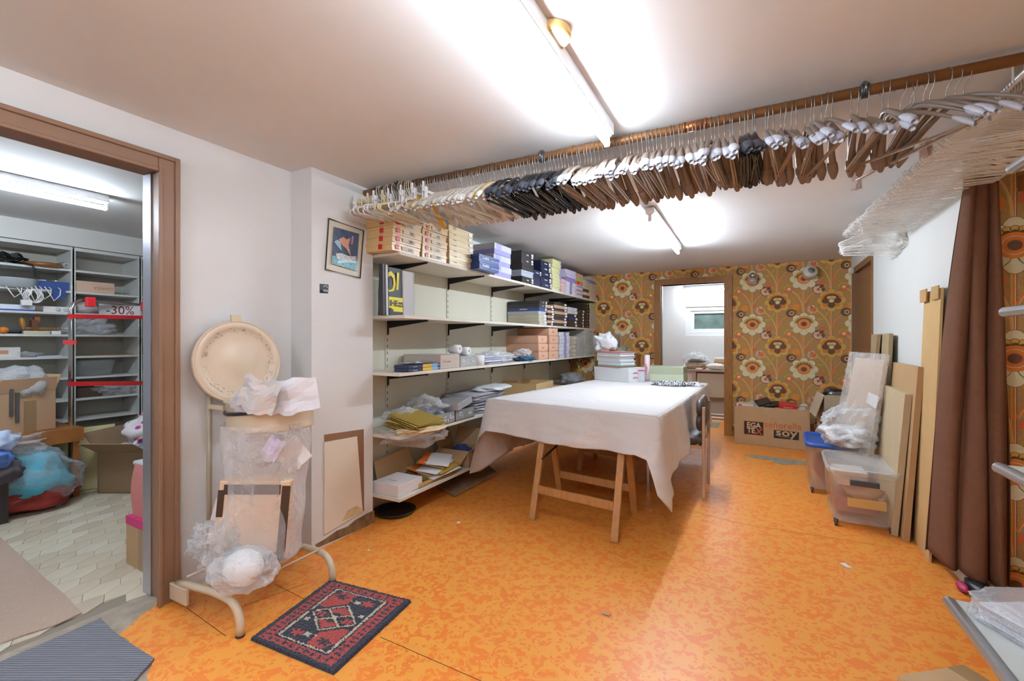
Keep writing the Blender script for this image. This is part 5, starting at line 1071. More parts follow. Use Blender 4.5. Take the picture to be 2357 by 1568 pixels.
# bins
def bin_(x, y, w_, l_, h, lab, lidm, tint, rz=0, lidname='lid'):
    root = empty('storage_bin', (x, y, 0), lab, 'storage bin', rz=rz)
    def shell(sc0, sc1, z0, z1, m, nm, cap=False):
        mb = MB(); N = 32
        def ring(sc, z):
            out = []
            for k in range(N):
                a_ = 2 * math.pi * k / N; c_, s_ = math.cos(a_), math.sin(a_); e = .28
                out.append((math.copysign(abs(c_) ** e, c_) * w_ / 2 * sc, math.copysign(abs(s_) ** e, s_) * l_ / 2 * sc, z))
            return out
        return mb, ring, N
    mb, ring, N = shell(0, 0, 0, 0, None, '')
    levels = [(.80, .035), (.84, .05), (.88, h * .5), (.90, h * .5 + .002), (.93, h - .03), (.98, h - .028), (.98, h - .005)]
    vs = []; 
    for sc, z in levels: vs += ring(sc, z)
    fs = [(i * N + k, i * N + (k + 1) % N, (i + 1) * N + (k + 1) % N, (i + 1) * N + k) for i in range(len(levels) - 1) for k in range(N)] + [tuple(range(N))[::-1]]
    mb.add(vs, fs, tint, None, True); ob('body', mb, root)
    mb = MB(); vs = ring(1.0, h - .02) + ring(1.02, h) + ring(.99, h + .012) + ring(.93, h + .014) + ring(.91, h + .004); fs = [(i * N + k, i * N + (k + 1) % N, (i + 1) * N + (k + 1) % N, (i + 1) * N + k) for i in range(4) for k in range(N)] + [tuple(4 * N + k for k in range(N))]
    mb.add(vs, fs, lidm, None, True); ob('lid', mb, root)
    for sx in (-1, 1):
        for sy in (-1, 1):
            mb = MB(); mb.lathe([(0, -.008), (.022, -.008), (.022, .008), (0, .008)], mat('4a4a52', .5), 14, Matrix.Translation((sx * w_ * .36, sy * l_ * .38, .022)) @ Matrix.Rotation(R(90), 4, 'Y')); mb.box(sx * w_ * .36 - .012, sx * w_ * .36 + .012, sy * l_ * .38 - .012, sy * l_ * .38 + .012, .022, .045, mat('4a4a52', .5)); ob('wheel', mb, root)
    mb = MB(); mb.box(-.075, .075, -l_ / 2 * 1.0 - .012, -l_ / 2 * .93, h - .085, h - .055, mat('4c4a50', .5)); mb.box(-.07, .07, -l_ / 2 * 1.0 - .016, -l_ / 2 * 1.0 - .008, h - .06, h - .052, mat('4c4a50', .5)); ob('bin_handle', mb, root)
    return root
clb = bin_(.655, 3.93, .40, .60, .385, 'clear wheeled storage bin with grey handle, nearest the viewer', CLEARB, CLEARB, R(-3))
blb = bin_(.575, 4.62, .36, .56, .40, 'clear wheeled storage bin with blue lid, behind the first bin', BLUE, film('e6d4d2', .34, .3, .15, 3, 'frosted_plastic_pink', .05), R(-3))
def item(name, mb, loc, lab, cat, rz=0): return ob(name, mb, loc=loc, rot=(0, 0, rz), label=lab, cat=cat)
mb = MB().box(-.14, .1, -.06, .2, 0, .10, mat('a66a60', .7)); item('red_carton', mb, (.655, 3.90, .06), 'reddish carton at the bottom of the clear bin', 'carton')
mb = MB(); mb.blob((0, 0, .05), (.11, .10, .05), mat('c49c86', .7), .15, 3, 4, 3); item('pink_garment', mb, (.67, 3.86, .16), 'pink folded garment inside the clear bin', 'clothes')
mb = MB().box(-.1, .1, -.015, .015, 0, .05, mat('d8a23c', .5)); item('orange_pack', mb, (.665, 3.715, .14), 'flat orange pack inside the clear bin front', 'pack', R(-3))
mb = MB().box(-.1, .08, -.01, .2, 0, .09, mat('d0c4bc', .6)); item('white_carton', mb, (.60, 3.78, .26), 'white carton near the lid in the clear bin', 'carton')
mb = MB(); mb.blob((0, 0, .12), (.11, .19, .12), mat('8f5a5c', .7), .1, 3, 5, 3); item('wine_clothes', mb, (.575, 4.62, .06), 'wine coloured clothes inside the blue lidded bin', 'clothes')
# bag of white garments on bins
cb_ = Vector((.70, 4.42, .415))
mb = MB(); mb.blob((0, 0, .07), (.19, .22, .09), mat('dcdadb', .8, bump=.4, bs=20), .22, 2.6, 3, 4, zmin=0, fine=.06); item('white_garments', mb, cb_, 'white garments inside the clear bag on the bins', 'clothes')
mb = MB(); mb.blob((0, 0, .13), (.20, .25, .17), FILM, .22, 2.2, 11, 5, zmin=.0, fine=.07, ff=7); item('plastic_bag', mb, cb_ - Vector((0, 0, .002)), 'large clear plastic bag of white garments on the bins', 'bag')
# leaning boards on right wall
def lean(name, y0, y1, xb_, xt_, h, m, lab, th=.02, notch=False, z0=.001, hr=None):
    mb = MB(); h2 = h if hr is None else hr
    mb.slab([(xb_, y0, z0), (xb_ + .04 * (y1 - y0), y1, z0), (xt_ + .04 * (y1 - y0), y1, h2), (xt_, y0, h)], -th, m); return ob(name, mb, label=lab, cat='cardboard')
big = lean('tan_board', 3.33, 3.66, .885, .938, 1.53, mat('c7a46f', .85, var=.05, vs=8), 'tall tan panel leaning on right wall behind the curtain', th=.012)
for yy in (3.40, 3.60): ob('corner_flap', MB().box(.915, .922, yy - .06, yy + .05, 1.47, 1.545, mat('b8945c', .7)), big)
lean('flat_carton', 3.60, 4.28, .855, .925, 1.075, mat('b39066', .85, var=.05, vs=8), 'flattened brown carton leaning on the tan panel', th=.03)
o = lean('flat_carton', 3.67, 4.36, .815, .885, .90, mat('bda887', .85, var=.05, vs=8), 'flattened pale carton leaning in front of the brown one', th=.035)
o = lean('flat_carton', 4.40, 5.15, .90, .95, 1.29, mat('a18a68', .85, var=.05, vs=8), 'flattened taupe carton with tape leaning farthest back', th=.025)
ob('tape', MB().slab([(.911, 4.66, 1.05), (.913, 4.78, 1.05), (.930, 4.78, 1.285), (.928, 4.66, 1.285)], -.003, mat('7d6a4a', .3)), o)
# wrapped insert
cr = [PY(1972, 828, 4.45), PY(2046, 838, 4.30), PY(2012, 1000, 4.05), PY(1944, 985, 4.20)]
mb = MB(); 
w4 = [(.62, 4.42, .42), (.80, 4.24, .42), (.90, 4.30, 1.09), (.735, 4.47, 1.10)]
mb.slab(w4, .014, mat('c19d72', .8, var=.04, vs=8)); ins = ob('cardboard_insert', mb, label='cardboard insert with punched holes wrapped in clear film', cat='cardboard')
w4v = [Vector(q) for q in w4]; nn_ = (w4v[1] - w4v[0]).cross(w4v[2] - w4v[1]).normalized()
for t in (.75, .9): 
    q = w4v[0].lerp(w4v[1], .5).lerp(w4v[3].lerp(w4v[2], .5), t); mb = MB(); mb.blob((0, 0, 0), (.008, .008, .008), BLACK, 0, 1, 0, 2); ob('punched_hole', mb, ins, loc=q)
mb = MB(); mb.slab([q + (q - sum(w4v, Vector()) / 4) * .12 - Vector((.015, .03, 0)) for q in w4v], .05, FILM); ob('film_wrap', mb, ins)
mb = MB(); q0 = w4v[0].lerp(w4v[1], .65).lerp(w4v[3].lerp(w4v[2], .65), .52) - Vector((.03, .05, 0)); e1 = (w4v[1] - w4v[0]).normalized(); mb.slab([q0, q0 + e1 * .07 + Vector((0, 0, -.04)), q0 + e1 * .10 + Vector((0, 0, .05)), q0 + e1 * .02 + Vector((0, 0, .08))], .001, PAPER); ob('note', mb, ins)
# ================================================================= CURTAIN
CU = mat('6e4730', .9, bump=.35, bs=220, var=.08, vs=30)
def cur(i, j):
    # j 0 bottom 1 top
    xb0, yb0, xb1, yb1 = .845, 3.27, 1.105, 3.03; xt0, yt0, xt1, yt1 = .95, 3.06, 1.065, 3.05
    t = i; bx_ = xb0 + (xb1 - xb0) * t; by = yb0 + (yb1 - yb0) * t; tx = xt0 + (xt1 - xt0) * t; ty = yt0 + (yt1 - yt0) * t
    k = j ** 1.3; x = bx_ * (1 - k) + tx * k; y = by * (1 - k) + ty * k
    ph = t * 2 * math.pi * 3.2 + .6 + .5 * math.sin(j * 1.5); am = .060 * (1 - .5 * j) * (.7 + .3 * math.sin(t * 9 + 1))
    y += am * math.sin(ph) - .10 * math.sin(math.pi * min(1, t * 1.1)) * (1 - k); x += .012 * math.cos(ph) + .006 * math.sin(j * 7 + t * 12); 
    z = .045 + j * 2.08 + .008 * math.sin(t * 20) * (1 - j) + (.03 * (1 - t)) * (1 - j)
    return (x, y, z)
mb = MB(); mb.grid(110, 50, cur, CU); cu = ob('curtain', mb, label='long brown pleated curtain hanging at the right wall', cat='curtain'); so = cu.modifiers.new('th', 'SOLIDIFY'); so.thickness = .004
mb = MB(); mb.tube([(.93, 3.06, 2.14), (1.18, 3.05, 2.14)], .012, OAK, 10); ob('curtain_rod', mb, label='wooden curtain rod above the brown curtain', cat='rod')
mb = MB(); mb.box(1.14, 1.18, 2.3, 3.1, 1.96, 2.03, OAK); ob('trim_1', mb, kind='structure')
mb = MB(); mb.blob((0, 0, .03), (.05, .09, .035), BLACK, .1, 3, 3, 3, zmin=0); sh = ob('shoe', mb, loc=(.98, 3.02, 0), label='black shoe tip peeping out under the curtain', cat='shoe'); mb = MB(); mb.blob((-.06, .0, .022), (.022, .05, .02), mat('b02a5a', .5), .1, 3, 4, 3, zmin=0); ob('pink_trim', mb, sh)
# ================================================================= NEAR RIGHT SHELVING
ALU = mat('c3c4c6', .3, .7); SHG = mat('c6c8c4', .5)
levels = [((2172, 1375), .35), ((2286, 1068), .836), ((2302, 712), 1.345), ((2318, 383), 1.81)]
uprt = []
for i, ((u, v), z) in enumerate(levels):
    c_ = PZ(u, v, z) if abs(v - CY) > 100 else P(u, v, 1.50)
    x0, y0 = c_.x, c_.y; zz = c_.z if abs(v - CY) <= 100 else z
    root = empty('display_shelf', (x0, y0, zz), 'white shelf board with aluminium nosing at right, %s of four' % ['lowest', 'second from bottom', 'third from bottom', 'topmost'][i], 'shelf', 'nosed shelf boards at right')
    mb = MB(); mb.box(.02, 1.16 - x0, -1.3, 0, -.022, 0, SHG); bevel(ob('board', mb, root), .002)
    mb = MB(); mb.tube([(.012, -1.3, -.010), (.012, -.004, -.010)], .017, ALU, 14); mb.box(.02, .028, -1.3, 0, -.001, .003, mat('8a8c8c', .4, .5)); ob('nosing', mb, root)
    mb = MB(); mb.blob((.012, -.003, -.010), (.0172, .006, .0172), ALU, 0, 1, 0, 3); ob('nosing_cap', mb, root)
    uprt.append((x0, y0, zz))
mb = MB(); mb.box(1.145, 1.178, 1.30, 1.34, 0, 2.2, ALU); mb.box(1.145, 1.178, .6, .64, 0, 2.2, ALU); ob('wall_rack', mb, label='aluminium wall frame carrying the right hand shelves', cat='frame')
# papers in plastic on the lowest
lx, ly, lz = uprt[0]
mb = MB()
for k in range(14): mb.box(-.16, .2, -.24, .22, k * .0035, k * .0035 + .0025, PAPERB, Matrix.Rotation(R(rnd.uniform(-3, 3)), 4, 'Z'))
pp = PZ(2330, 1420, lz); po = ob('paper_stack', mb, loc=(lx + .30, ly - .22, lz + .003), rot=(0, 0, R(28)), label='stack of white sheets in plastic on the lowest right shelf', cat='paper stack')
mb = MB(); mb.blob((.02, 0, .032), (.21, .27, .04), FILM, .04, 3, 9, 5, zmin=-.001, fine=.02, ff=14, sq=.35); ob('plastic_sleeve', mb, po)
mb = MB(); mb.box(-.05, .12, .02, .09, .073, .0738, BLUE); mb.box(-.04, .0, .03, .07, .074, .0744, mat('e0c832', .5)); ob('printed_label', mb, po)
# near-bottom cardboard corner
cbn = PZ(2250, 1568, .0); o = ob('cardboard_box', MB().box(-.12, .12, -.12, .12, 0, .26, CARD), loc=(.545, 1.68, 0), rot=(0, 0, R(38)), label='cardboard box corner on the floor below the right shelf', cat='box'); ob('tape', MB().box(.06, .1195, -.1205, .1205, .2602, .261, TAPE), o)
# ================================================================= RUG, MAT
rc = [PZ(760, 1338, 0), PZ(948, 1387, 0), PZ(768, 1556, 0), PZ(575, 1475, 0)]
NVY = mat('1e2236', .95, bump=.8, bs=300, sheen=.2); RDR = mat('a83a34', .95, bump=.8, bs=300, sheen=.2); CRR = mat('b8ab92', .95, bump=.8, bs=300, sheen=.2)
def rugc(a, b):
    # a 0..1 along short(width), b along long; returns material
    A_, B_ = a * 60, b * 96; x, y = abs(A_ - 30), abs(B_ - 48); e = min(30 - x, 48 - y)
    if e < 4: return NVY
    if e < 5.2: return RDR
    if e < 9:
        s = (B_ if 30 - x < 48 - y else A_); k = int(s) % 5; return NVY if (k < 2) or (k == 3 and int(e) == 7) else RDR
    if e < 10.4: return RDR
    if e < 11.8: return NVY
    if e < 13.2: return CRR
    if e < 14: return NVY
    X, Y = x / 16., y / 34.
    # inner field
    hexd = X * .75 + Y * 1.35
    if abs(hexd - .72) < .035 and X < .9: return CRR
    if hexd < .72:
        if abs(abs(X * .9 - Y * 1.9)) < .05: return CRR
        if X < .10 and Y < .07: return CRR
        if (Y * 2 > X and Y > .16 and hexd > .3 and hexd < .62) : return RDR
        if X > .35 and Y < .1 and (int(x) % 3): return RDR
        return NVY
    # four spurs & medallions
    r1 = math.hypot((x - 9.5) / 3.6, (y - 27) / 3.4) + .35 * math.sin(6 * math.atan2(y - 27, x - 9.5))
    if (A_ - 30) * (B_ - 48) > 0:
        if r1 < 1.0: return NVY
        if X > .12 and Y > .25 and hexd > .86 and (X + Y) < 1.75 : return RDR
    else:
        if r1 < 1.0: return RDR
    if abs(X - .2) < .12 and abs(Y - .74) < .06: return CRR
    if abs(X - .85) < .09 and abs(Y - .30) < .05: return CRR
    return NVY
rug = MB(); RN, RM = 72, 112
vs = []; 
def rp_(a, b): return (rc[0].lerp(rc[1], a)).lerp(rc[3].lerp(rc[2], a), b)
for j in range(RM + 1):
    for i in range(RN + 1):
        a_, b_ = i / RN, j / RM; ed = i in (0, RN) or j in (0, RM)
        p_ = rp_(a_ + rnd.uniform(-.002, .002), b_ + rnd.uniform(-.0015, .0015)); vs.append((p_.x, p_.y, .002 if ed else .013 + rnd.uniform(-.0016, .0016)))
o_ = len(rug.v); rug.v += vs
for m_ in (NVY, RDR, CRR): rug.mi(m_)
for j in range(RM):
    for i in range(RN):
        jx, jy = rnd.uniform(-.006, .006), rnd.uniform(-.004, .004); m_ = rugc((i + .5) / RN + jx, (j + .5) / RM + jy)
        k = j * (RN + 1) + i; rug.f.append((k, k + RN + 1, k + RN + 2, k + 1)); rug.m.append(rug.mi(m_)); rug.sm.append(False)
ob('rug', rug, label='small navy and red oriental rug on the orange floor', cat='rug')
gm = [PZ(u, v, 0) for u, v in ((232, 1427), (262, 1458), (300, 1485), (355, 1520), (345, 1532), (310, 1570), (240, 1660), (-200, 1660), (-60, 1555))]
GMT = bpy.data.materials.new('ribbed_mat'); GMT.use_nodes = True
nt = GMT.node_tree; tc = nt.nodes.new('ShaderNodeTexCoord'); mp = nt.nodes.new('ShaderNodeMapping'); mp.inputs['Rotation'].default_value = (0, 0, R(62)); wv = nt.nodes.new('ShaderNodeTexWave'); wv.inputs['Scale'].default_value = 26; wv.inputs['Distortion'].default_value = .4
nt.links.new(tc.outputs['Object'], mp.inputs[0]); nt.links.new(mp.outputs[0], wv.inputs['Vector']); bp = nt.nodes.new('ShaderNodeBump'); bp.inputs['Distance'].default_value = .006; bp.inputs['Strength'].default_value = .8; nt.links.new(wv.outputs[0], bp.inputs['Height']); nt.links.new(bp.outputs[0], nt.nodes['Principled BSDF'].inputs['Normal'])
rp = nt.nodes.new('ShaderNodeValToRGB'); rp.color_ramp.elements[0].color = (*lin('6e6f78'), 1); rp.color_ramp.elements[1].color = (*lin('8f9098'), 1); nt.links.new(wv.outputs[0], rp.inputs[0]); nt.links.new(rp.outputs[0], nt.nodes['Principled BSDF'].inputs['Base Color']); nt.nodes['Principled BSDF'].inputs['Roughness'].default_value = .9
ob('doormat', MB().prism([(p_.x, p_.y) for p_ in gm][::-1], .0003, .008, GMT), label='grey ribbed mat with ragged end at the left doorway', cat='mat')
pk_ = [PZ(u, v, 0) for u, v in ((188, 1413), (150, 1372), (100, 1330), (50, 1284), (0, 1238), (-120, 1130), (-400, 1300), (-150, 1500), (0, 1484), (60, 1462), (130, 1440))]
ob('carpet_offcut', MB().prism([(p_.x, p_.y) for p_ in pk_], .0005, .006, mat('bfa694', .95, bump=.7, bs=350, var=.1, vs=120)), label='pinkish beige carpet offcut on the tiles beyond left doorway', cat='carpet')
# litter
for i, (u, v, s, c__, lb) in enumerate(((1055, 1203, .012, 'e4e4ea', 'tiny white button on the floor before the shelves'), (848, 1267, .009, 'e4e4ea', 'tiny white scrap on the floor near the pillar'), (1946, 1302, .028, 'e0e0e8', 'small white paper label on the orange floor at right'), (1395, 1414, .02, 'b08a5a', 'small brown scrap on the orange floor in front'))):
    p_ = PZ(u, v, 0); mb = MB()
    if i < 2: mb.lathe([(0, .003), (s, .003), (s, .0003)], mat(c__, .5), 12)
    else: mb.slab([(-s, -s * .6, .0006), (s, -s * .6, .0006), (s * .9, s * .6, .0006), (-s, s * .5, .003)], .0008, mat(c__, .5))
    ob(('button', 'paper_scrap', 'paper_label', 'paper_scrap')[i], mb, loc=(p_.x, p_.y, 0), rot=(0, 0, i), label=lb, cat='litter')
# ================================================================= WASTE BAG STAND
BG = mat('cdbba2', .32); ws_ = empty('bag_stand', (-2.15, 1.42, 0), 'beige metal bag stand on wheels with round ring and lid', 'bag stand')
f1 = PZ(553, 1465); f2 = PZ(765, 1340)
def rel(p_): return (p_[0] + 2.15, p_[1] - 1.42, p_[2])
for i, f_ in enumerate((f1, f2)):
    y = f_.y; xf_ = f_.x; mb = MB(); zr = .135
    pts = [(-2.37, y, zr - .03)] + [(-2.30 + (xf_ + .0 - (-2.30) - .10) * k / 3, y, zr - .02 + .02 * min(1, k / 2)) for k in range(4)]
    for k in range(1, 8): a_ = R(90 - 90 * k / 7 * 1.0); pts.append((xf_ - .09 + .09 * math.cos(a_), y, zr - .09 + .09 * math.sin(a_)))
    pts.append((xf_, y, .004))
    mb.tube([rel(q) for q in pts], .0165, BG, 12); ob('leg', mb, ws_)
    mb = MB(); mb.lathe([(0, -.012), (.04, -.012), (.045, -.006), (.045, .006), (.04, .012), (0, .012)], mat('8a7c66', .5), 22, Matrix.Translation(rel((-2.38, y + .02, .047))) @ Matrix.Rotation(R(90), 4, 'X')); ob('wheel', mb, ws_)
    mb = MB(); mb.box(-2.41 + 2.15, -2.27 + 2.15, y - .02 - 1.42, y - .003 - 1.42, .03, .105, BG); bevel(ob('wheel_cover', mb, ws_), .004)
    ob('foot_cap', MB().tube([rel((xf_, y, 0)), rel((xf_, y, .008))], .018, BLACK, 12), ws_)
for x_, in ((-1.99,), (-2.10,), (-2.30,)):
    mb = MB(); mb.tube([rel((x_, f1.y, .150)), rel((x_, f2.y, .150))], .0055, BG, 8); ob('cross_wire', mb, ws_)
rcx, rcy, rr_ = -2.13, 1.455, .195
ym = 1.30
mb = MB(); mb.tube([rel((-2.39, ym, .12)), rel((-2.39, ym, .98))], .012, mat('a89a84', .4), 10); ob('pole', mb, ws_)
mb = MB(); mb.box(-2.40 + 2.15, -2.26 + 2.15, ym - .008 - 1.42, ym + .008 - 1.42, .90, .92, BG); ob('bracket', mb, ws_)
RT, RB_ = .945, .815
mb = MB(); mb.lathe([(rr_ - .006, RB_), (rr_, RB_ - .006), (rr_ + .006, RB_), (rr_ + .001, RB_ + .01), (rr_ + .001, RT - .01), (rr_ + .012, RT), (rr_ + .006, RT + .006), (rr_ - .004, RT), (rr_ - .004, RB_ + .01)], BG, 56, Matrix.Translation(rel((rcx, rcy, 0)))); ob('ring', mb, ws_)
mb = MB(); N = 48
for w2 in (0, .006): mb.tube([rel((rcx + (rr_ + .006) * math.cos(a_), rcy + (rr_ + .006) * math.sin(a_), .905 + w2 + .018 * math.sin(a_ + .9))) for a_ in [2 * math.pi * k / N for k in range(N)]], .0055, mat('2a2a30', .35), 6, closed=True)
ob('rubber_strap', mb, ws_)
# lid standing open: disc tilted, centre at pixel (547,833)
lc_ = PX(548, 833, -2.36); dL = Matrix.Translation(rel(lc_)) @ Matrix.Rotation(R(-6), 4, 'Z') @ Matrix.Rotation(R(84), 4, 'Y') 
mb = MB(); mb.lathe([(0, .012), (.06, .012), (.075, .006), (.15, .004), (.172, .008), (.178, .016), (.200, .018), (.205, .014), (.208, .020), (.212, .020), (.214, -.006), (.20, -.012), (0, -.014)], mat('d4bea6', .35, var=.06, vs=7), 56, dL); lid = ob('lid', mb, ws_)
sc = MB(); rr2 = random.Random(9)
for k in range(150):
    a_ = rr2.uniform(0, 6.28); r1 = .150 + rr2.uniform(0, .026); da = rr2.uniform(.01, .08); w2 = rr2.uniform(.0007, .0022)
    sc.add([(r1 * math.cos(a_), r1 * math.sin(a_), .0245 if r1 > .172 else .0105), (r1 * math.cos(a_ + da), r1 * math.sin(a_ + da), .0245 if r1 > .172 else .0105), ((r1 + w2) * math.cos(a_ + da), (r1 + w2) * math.sin(a_ + da), .0245 if r1 > .172 else .0105), ((r1 + w2) * math.cos(a_), (r1 + w2) * math.sin(a_), .0245 if r1 > .172 else .0105)], [(0, 1, 2, 3)], mat('6a5c4a', .8), dL)
ob('scratches', sc, lid, kind='stuff')
tbm = MB(); tbm.box(-.245, -.205, -.025, .025, -.008, .012, mat('cdb899', .35), dL); bevel(ob('lid_tab', tbm, ws_), .004)
# bag: lathe-like tube with wrinkles
def bagf(i, j):
    a_ = 2 * math.pi * i; z = .84 - j * .70; 
    cxx = rcx + .02 * j; cyy = rcy - .02 - .10 * j * j
    r1 = rr_ * (1.0 - .10 * math.sin(j * 3.14) + .10 * j) if j < .9 else rr_ * (1.0 - (j - .9) * 6.5)
    r1 = max(.02, r1) * (1 + .10 * noise.noise(Vector((math.cos(a_) * 2.2, math.sin(a_) * 2.2, j * 4))) + .035 * noise.noise(Vector((math.cos(a_) * 9, math.sin(a_) * 9, j * 5))))
    p_ = rel((cxx + r1 * math.cos(a_), cyy + r1 * 1.0 * math.sin(a_), max(.16 + .02 * math.sin(a_ * 2), z))); return p_
BAGF = film('f8f4f6', .22, .6, .07, 5, 'clear_bag_film', 1.0)
mb = MB(); mb.grid(72, 44, bagf, BAGF, True, closed_u=True); bag = ob('waste_bag', mb, loc=(-2.15, 1.42, 0), label='clear plastic sack full of packaging hanging in the beige ring', cat='bag')
def inb(name, mb, loc, lab, cat, rot=(0, 0, 0)): return ob(name, mb, loc=loc, rot=rot, label=lab, cat=cat)
# content: framed cardboard box with brown tape edges
yw = R(-52)
cbx = MB(); cbx.box(-.15, .15, -.07, .07, 0, .36, mat('d3b396', .6, var=.03)); cbo = inb('taped_box', cbx, (-2.08, 1.33, .225), 'tan packaging box with dark brown tape edges inside the sack', 'box', (R(-3), R(4), R(40))); bevel(cbo, .004)
DBT = mat('3f2a20', .3)
mb = MB(); mb.box(.115, .152, -.072, -.0701, .0, .34, DBT); mb.box(-.13, .11, -.072, -.0701, .30, .345, DBT); mb.box(-.152, -.125, -.072, -.0701, .2, .32, DBT); mb.box(.02, .15, -.073, -.0705, .0, .035, BLACK); ob('brown_tape', mb, cbo)
for i, (u, v, d_, sx, sz, rx, ry, rz, m_, lb) in enumerate(((590, 913, 2.02, .11, .11, 20, 20, 30, 'c9c5c4', 'creased grey sheet sticking up from the sack, left'), (672, 913, 2.08, .15, .11, 15, -8, 30, 'dcdce4', 'large folded white sheet sticking up from the sack, right'), (552, 925, 2.05, .05, .06, 10, 30, 20, 'b8b6c0', 'small rolled paper at the left rim of the sack'), (625, 1035, 2.1, .05, .08, 0, 30, 25, 'c9bdd0', 'pale lilac card inside the sack under the ring'), (672, 1045, 2.2, .09, .10, 0, -35, 30, 'd8d2d0', 'white folded paper inside the sack at right'), (512, 1205, 2.08, .07, .15, 0, 12, 35, 'd6c8c4', 'pale sheet pressed against the left of the sack'))):
    p_ = P(u, v, d_); mb = MB(); sx *= 1.5; sz *= 1.5
    def fn(a_, b_, sx=sx, sz=sz, i=i): return ((a_ - .5) * sx, .05 * abs(a_ - .45) ** 1.3 * (.8 if i < 2 else .2) + .016 * noise.noise(Vector((a_ * 2.5, b_ * 2.5, i * 3.3))), (b_ - .5) * sz * (1 - .3 * abs(a_ - .4) ** 1.5) + .02 * noise.noise(Vector((a_ * 4, i, 0))))
    mb.grid(8, 8, fn, mat(m_, .6), False); o = inb('paper_sheet', mb, p_, lb, 'paper', (R(rx * .3), R(ry), R(rz))); so = o.modifiers.new('th', 'SOLIDIFY'); so.thickness = .0012
p_ = P(560, 1070, 2.1); mb = MB(); mb.blob((0, 0, 0), (.13, .13, .07), FILMP, .25, 3, 15, 4, fine=.12); inb('crinkled_film', mb, (-2.15, 1.42, .70), 'crinkled packing film in the upper part of the sack', 'film')
p_ = P(560, 1312, 1.98); mb = MB(); mb.blob((0, 0, 0), (.085, .075, .075), mat('e4e0de', .5), .015, 2, 15, 4); inb('foam_dome', mb, (p_.x, p_.y, .19 + .06), 'rounded white foam cup at the bottom of the sack', 'foam')
mb = MB(); mb.blob((0, 0, 0), (.15, .13, .085), FILMW, .10, 2.6, 25, 5, fine=.025, zmin=-.085); inb('small_plastic_bag', mb, (p_.x, p_.y, .245), 'knotted clear plastic bag hanging at the sack bottom', 'bag')
mb = MB(); mb.blob((0, 0, 0), (.10, .08, .09), FILM, .3, 4, 27, 4, fine=.15); p2 = P(495, 1240, 2.06); inb('bubble_wrap', mb, (p2.x, p2.y, p2.z - .02), 'bubble wrap clump at the lower left of the sack', 'wrap')
mb = MB(); mb.blob((0, 0, 0), (.10, .10, .04), mat('8a5a3e', .7), .2, 3, 28, 3); inb('brown_scraps', mb, (-2.10, 1.38, .21), 'brown cardboard scraps at the bottom of the sack', 'scraps')
# ================================================================= LEFT ROOM
SXF = -5.40; SXB = -5.72; SW = mat('d3d2ce', .5)
zsh = [.523, .708, .905, 1.094, 1.29, 1.485, 1.68, 1.874]
unit_y = [(.96, 1.775), (1.785, 2.28), (2.29, 3.1)]
for i, (y0, y1) in enumerate(unit_y):
    root = empty('shelf_unit', (SXF, (y0 + y1) / 2, 0), 'white shelf unit in left room, %s' % ['behind the bubble wrap box', 'behind the chrome rail', 'half hidden by the door frame'][i], 'shelf unit', 'white shelf units'); w_ = (y1 - y0) / 2
    for s in (-1, 1): mb = MB(); mb.box(SXB - SXF, 0, s * w_ - .011, s * w_ + .011, 0, 2.06, SW); ob('side_panel', mb, root)
    ob('back_panel', MB().box(SXB - SXF - .006, SXB - SXF, -w_, w_, 0, 2.06, mat('b9b5aa', .7)), root)
    ob('top_panel', MB().box(SXB - SXF, .002, -w_, w_, 2.045, 2.075, SW), root)
    for z in zsh: mb = MB(); mb.box(SXB - SXF, -.005, -w_ + .011, w_ - .011, z - .018, z, SW); ob('shelf', mb, root)
ob('trim_2', MB().box(-5.8, SXF + .02, .5, 3.4, 2.08, 2.25, LW), kind='structure'); 
def S(u, zi, dx=-.08): p_ = PX(u, 700, SXF + dx); return Vector((p_.x, p_.y, zsh[zi] + .001))
# contents
p_ = S(32, 7); mb = MB()
for k in range(9): mb.tube([(rnd.uniform(-.03, .03) + .05 * math.cos(a_ * 1.0 + k), .11 * math.sin(a_ + k * .7) * (1 - k * .05), .03 + .006 * k + .02 * math.sin(2 * a_ + k)) for a_ in [2 * math.pi * q / 12 for q in range(12)]], .005, BLACK, 5, closed=True)
ob('black_cable', mb, loc=p_ + Vector((0, -.02, 0)), label='coiled black cable on the upper shelf of left room', cat='cable')
mb = MB(); mb.tube([(0, 0, .01), (.06, .05, .0), (.085, .07, -.06)], .008, BLACK, 6); mb.box(.075, .095, .06, .085, -.11, -.05, BLACK); ob('cable_plug', mb, loc=S(48, 7, -.02), label='black plug dangling from the coiled cable', cat='plug')
p_ = S(98, 7); mb = MB(); mb.lathe([(.10, 0), (.125, 0), (.125, .035), (.11, .035), (.10, .03), (.10, 0)], mat('8a5a32', .3), 32); ob('wooden_ring', mb, loc=p_, label='flat brown wooden ring on the upper left shelf', cat='ring')
p_ = S(150, 7); mb = MB(); mb.tube([(-.14, 0, .035), (.02, 0, .035)], .034, mat('7d7d80', .5), 16); mb.tube([(.021, .028 * math.cos(a_) * (1 - a_ / 20), .035 + .028 * math.sin(a_) * (1 - a_ / 20)) for a_ in [k * .5 for k in range(26)]], .003, mat('c9c9cc', .5), 5); ob('foil_roll', mb, loc=p_, label='grey rolled film on the upper left shelf end', cat='roll')
p_ = S(30, 6); mb = MB(); mb.lathe([(0, 0), (.15, 0), (.165, .07), (.17, .075), (.155, .07), (0, .01)], mat('b9c0c6', .4), 32); ob('basin', mb, loc=p_ + Vector((-.03, 0, 0)), label='pale grey plastic basin on the left room shelf', cat='basin')
p_ = S(108, 6, -.12); mb = MB(); mb.box(-.09, .09, -.15, .15, 0, .004, mat('36508f', .5)); 
for q in ((-.09, -.084, -.15, .15), (.084, .09, -.15, .15), (-.09, .09, -.15, -.144), (-.09, .09, .144, .15)): mb.box(*q, 0, .075, mat('36508f', .5))
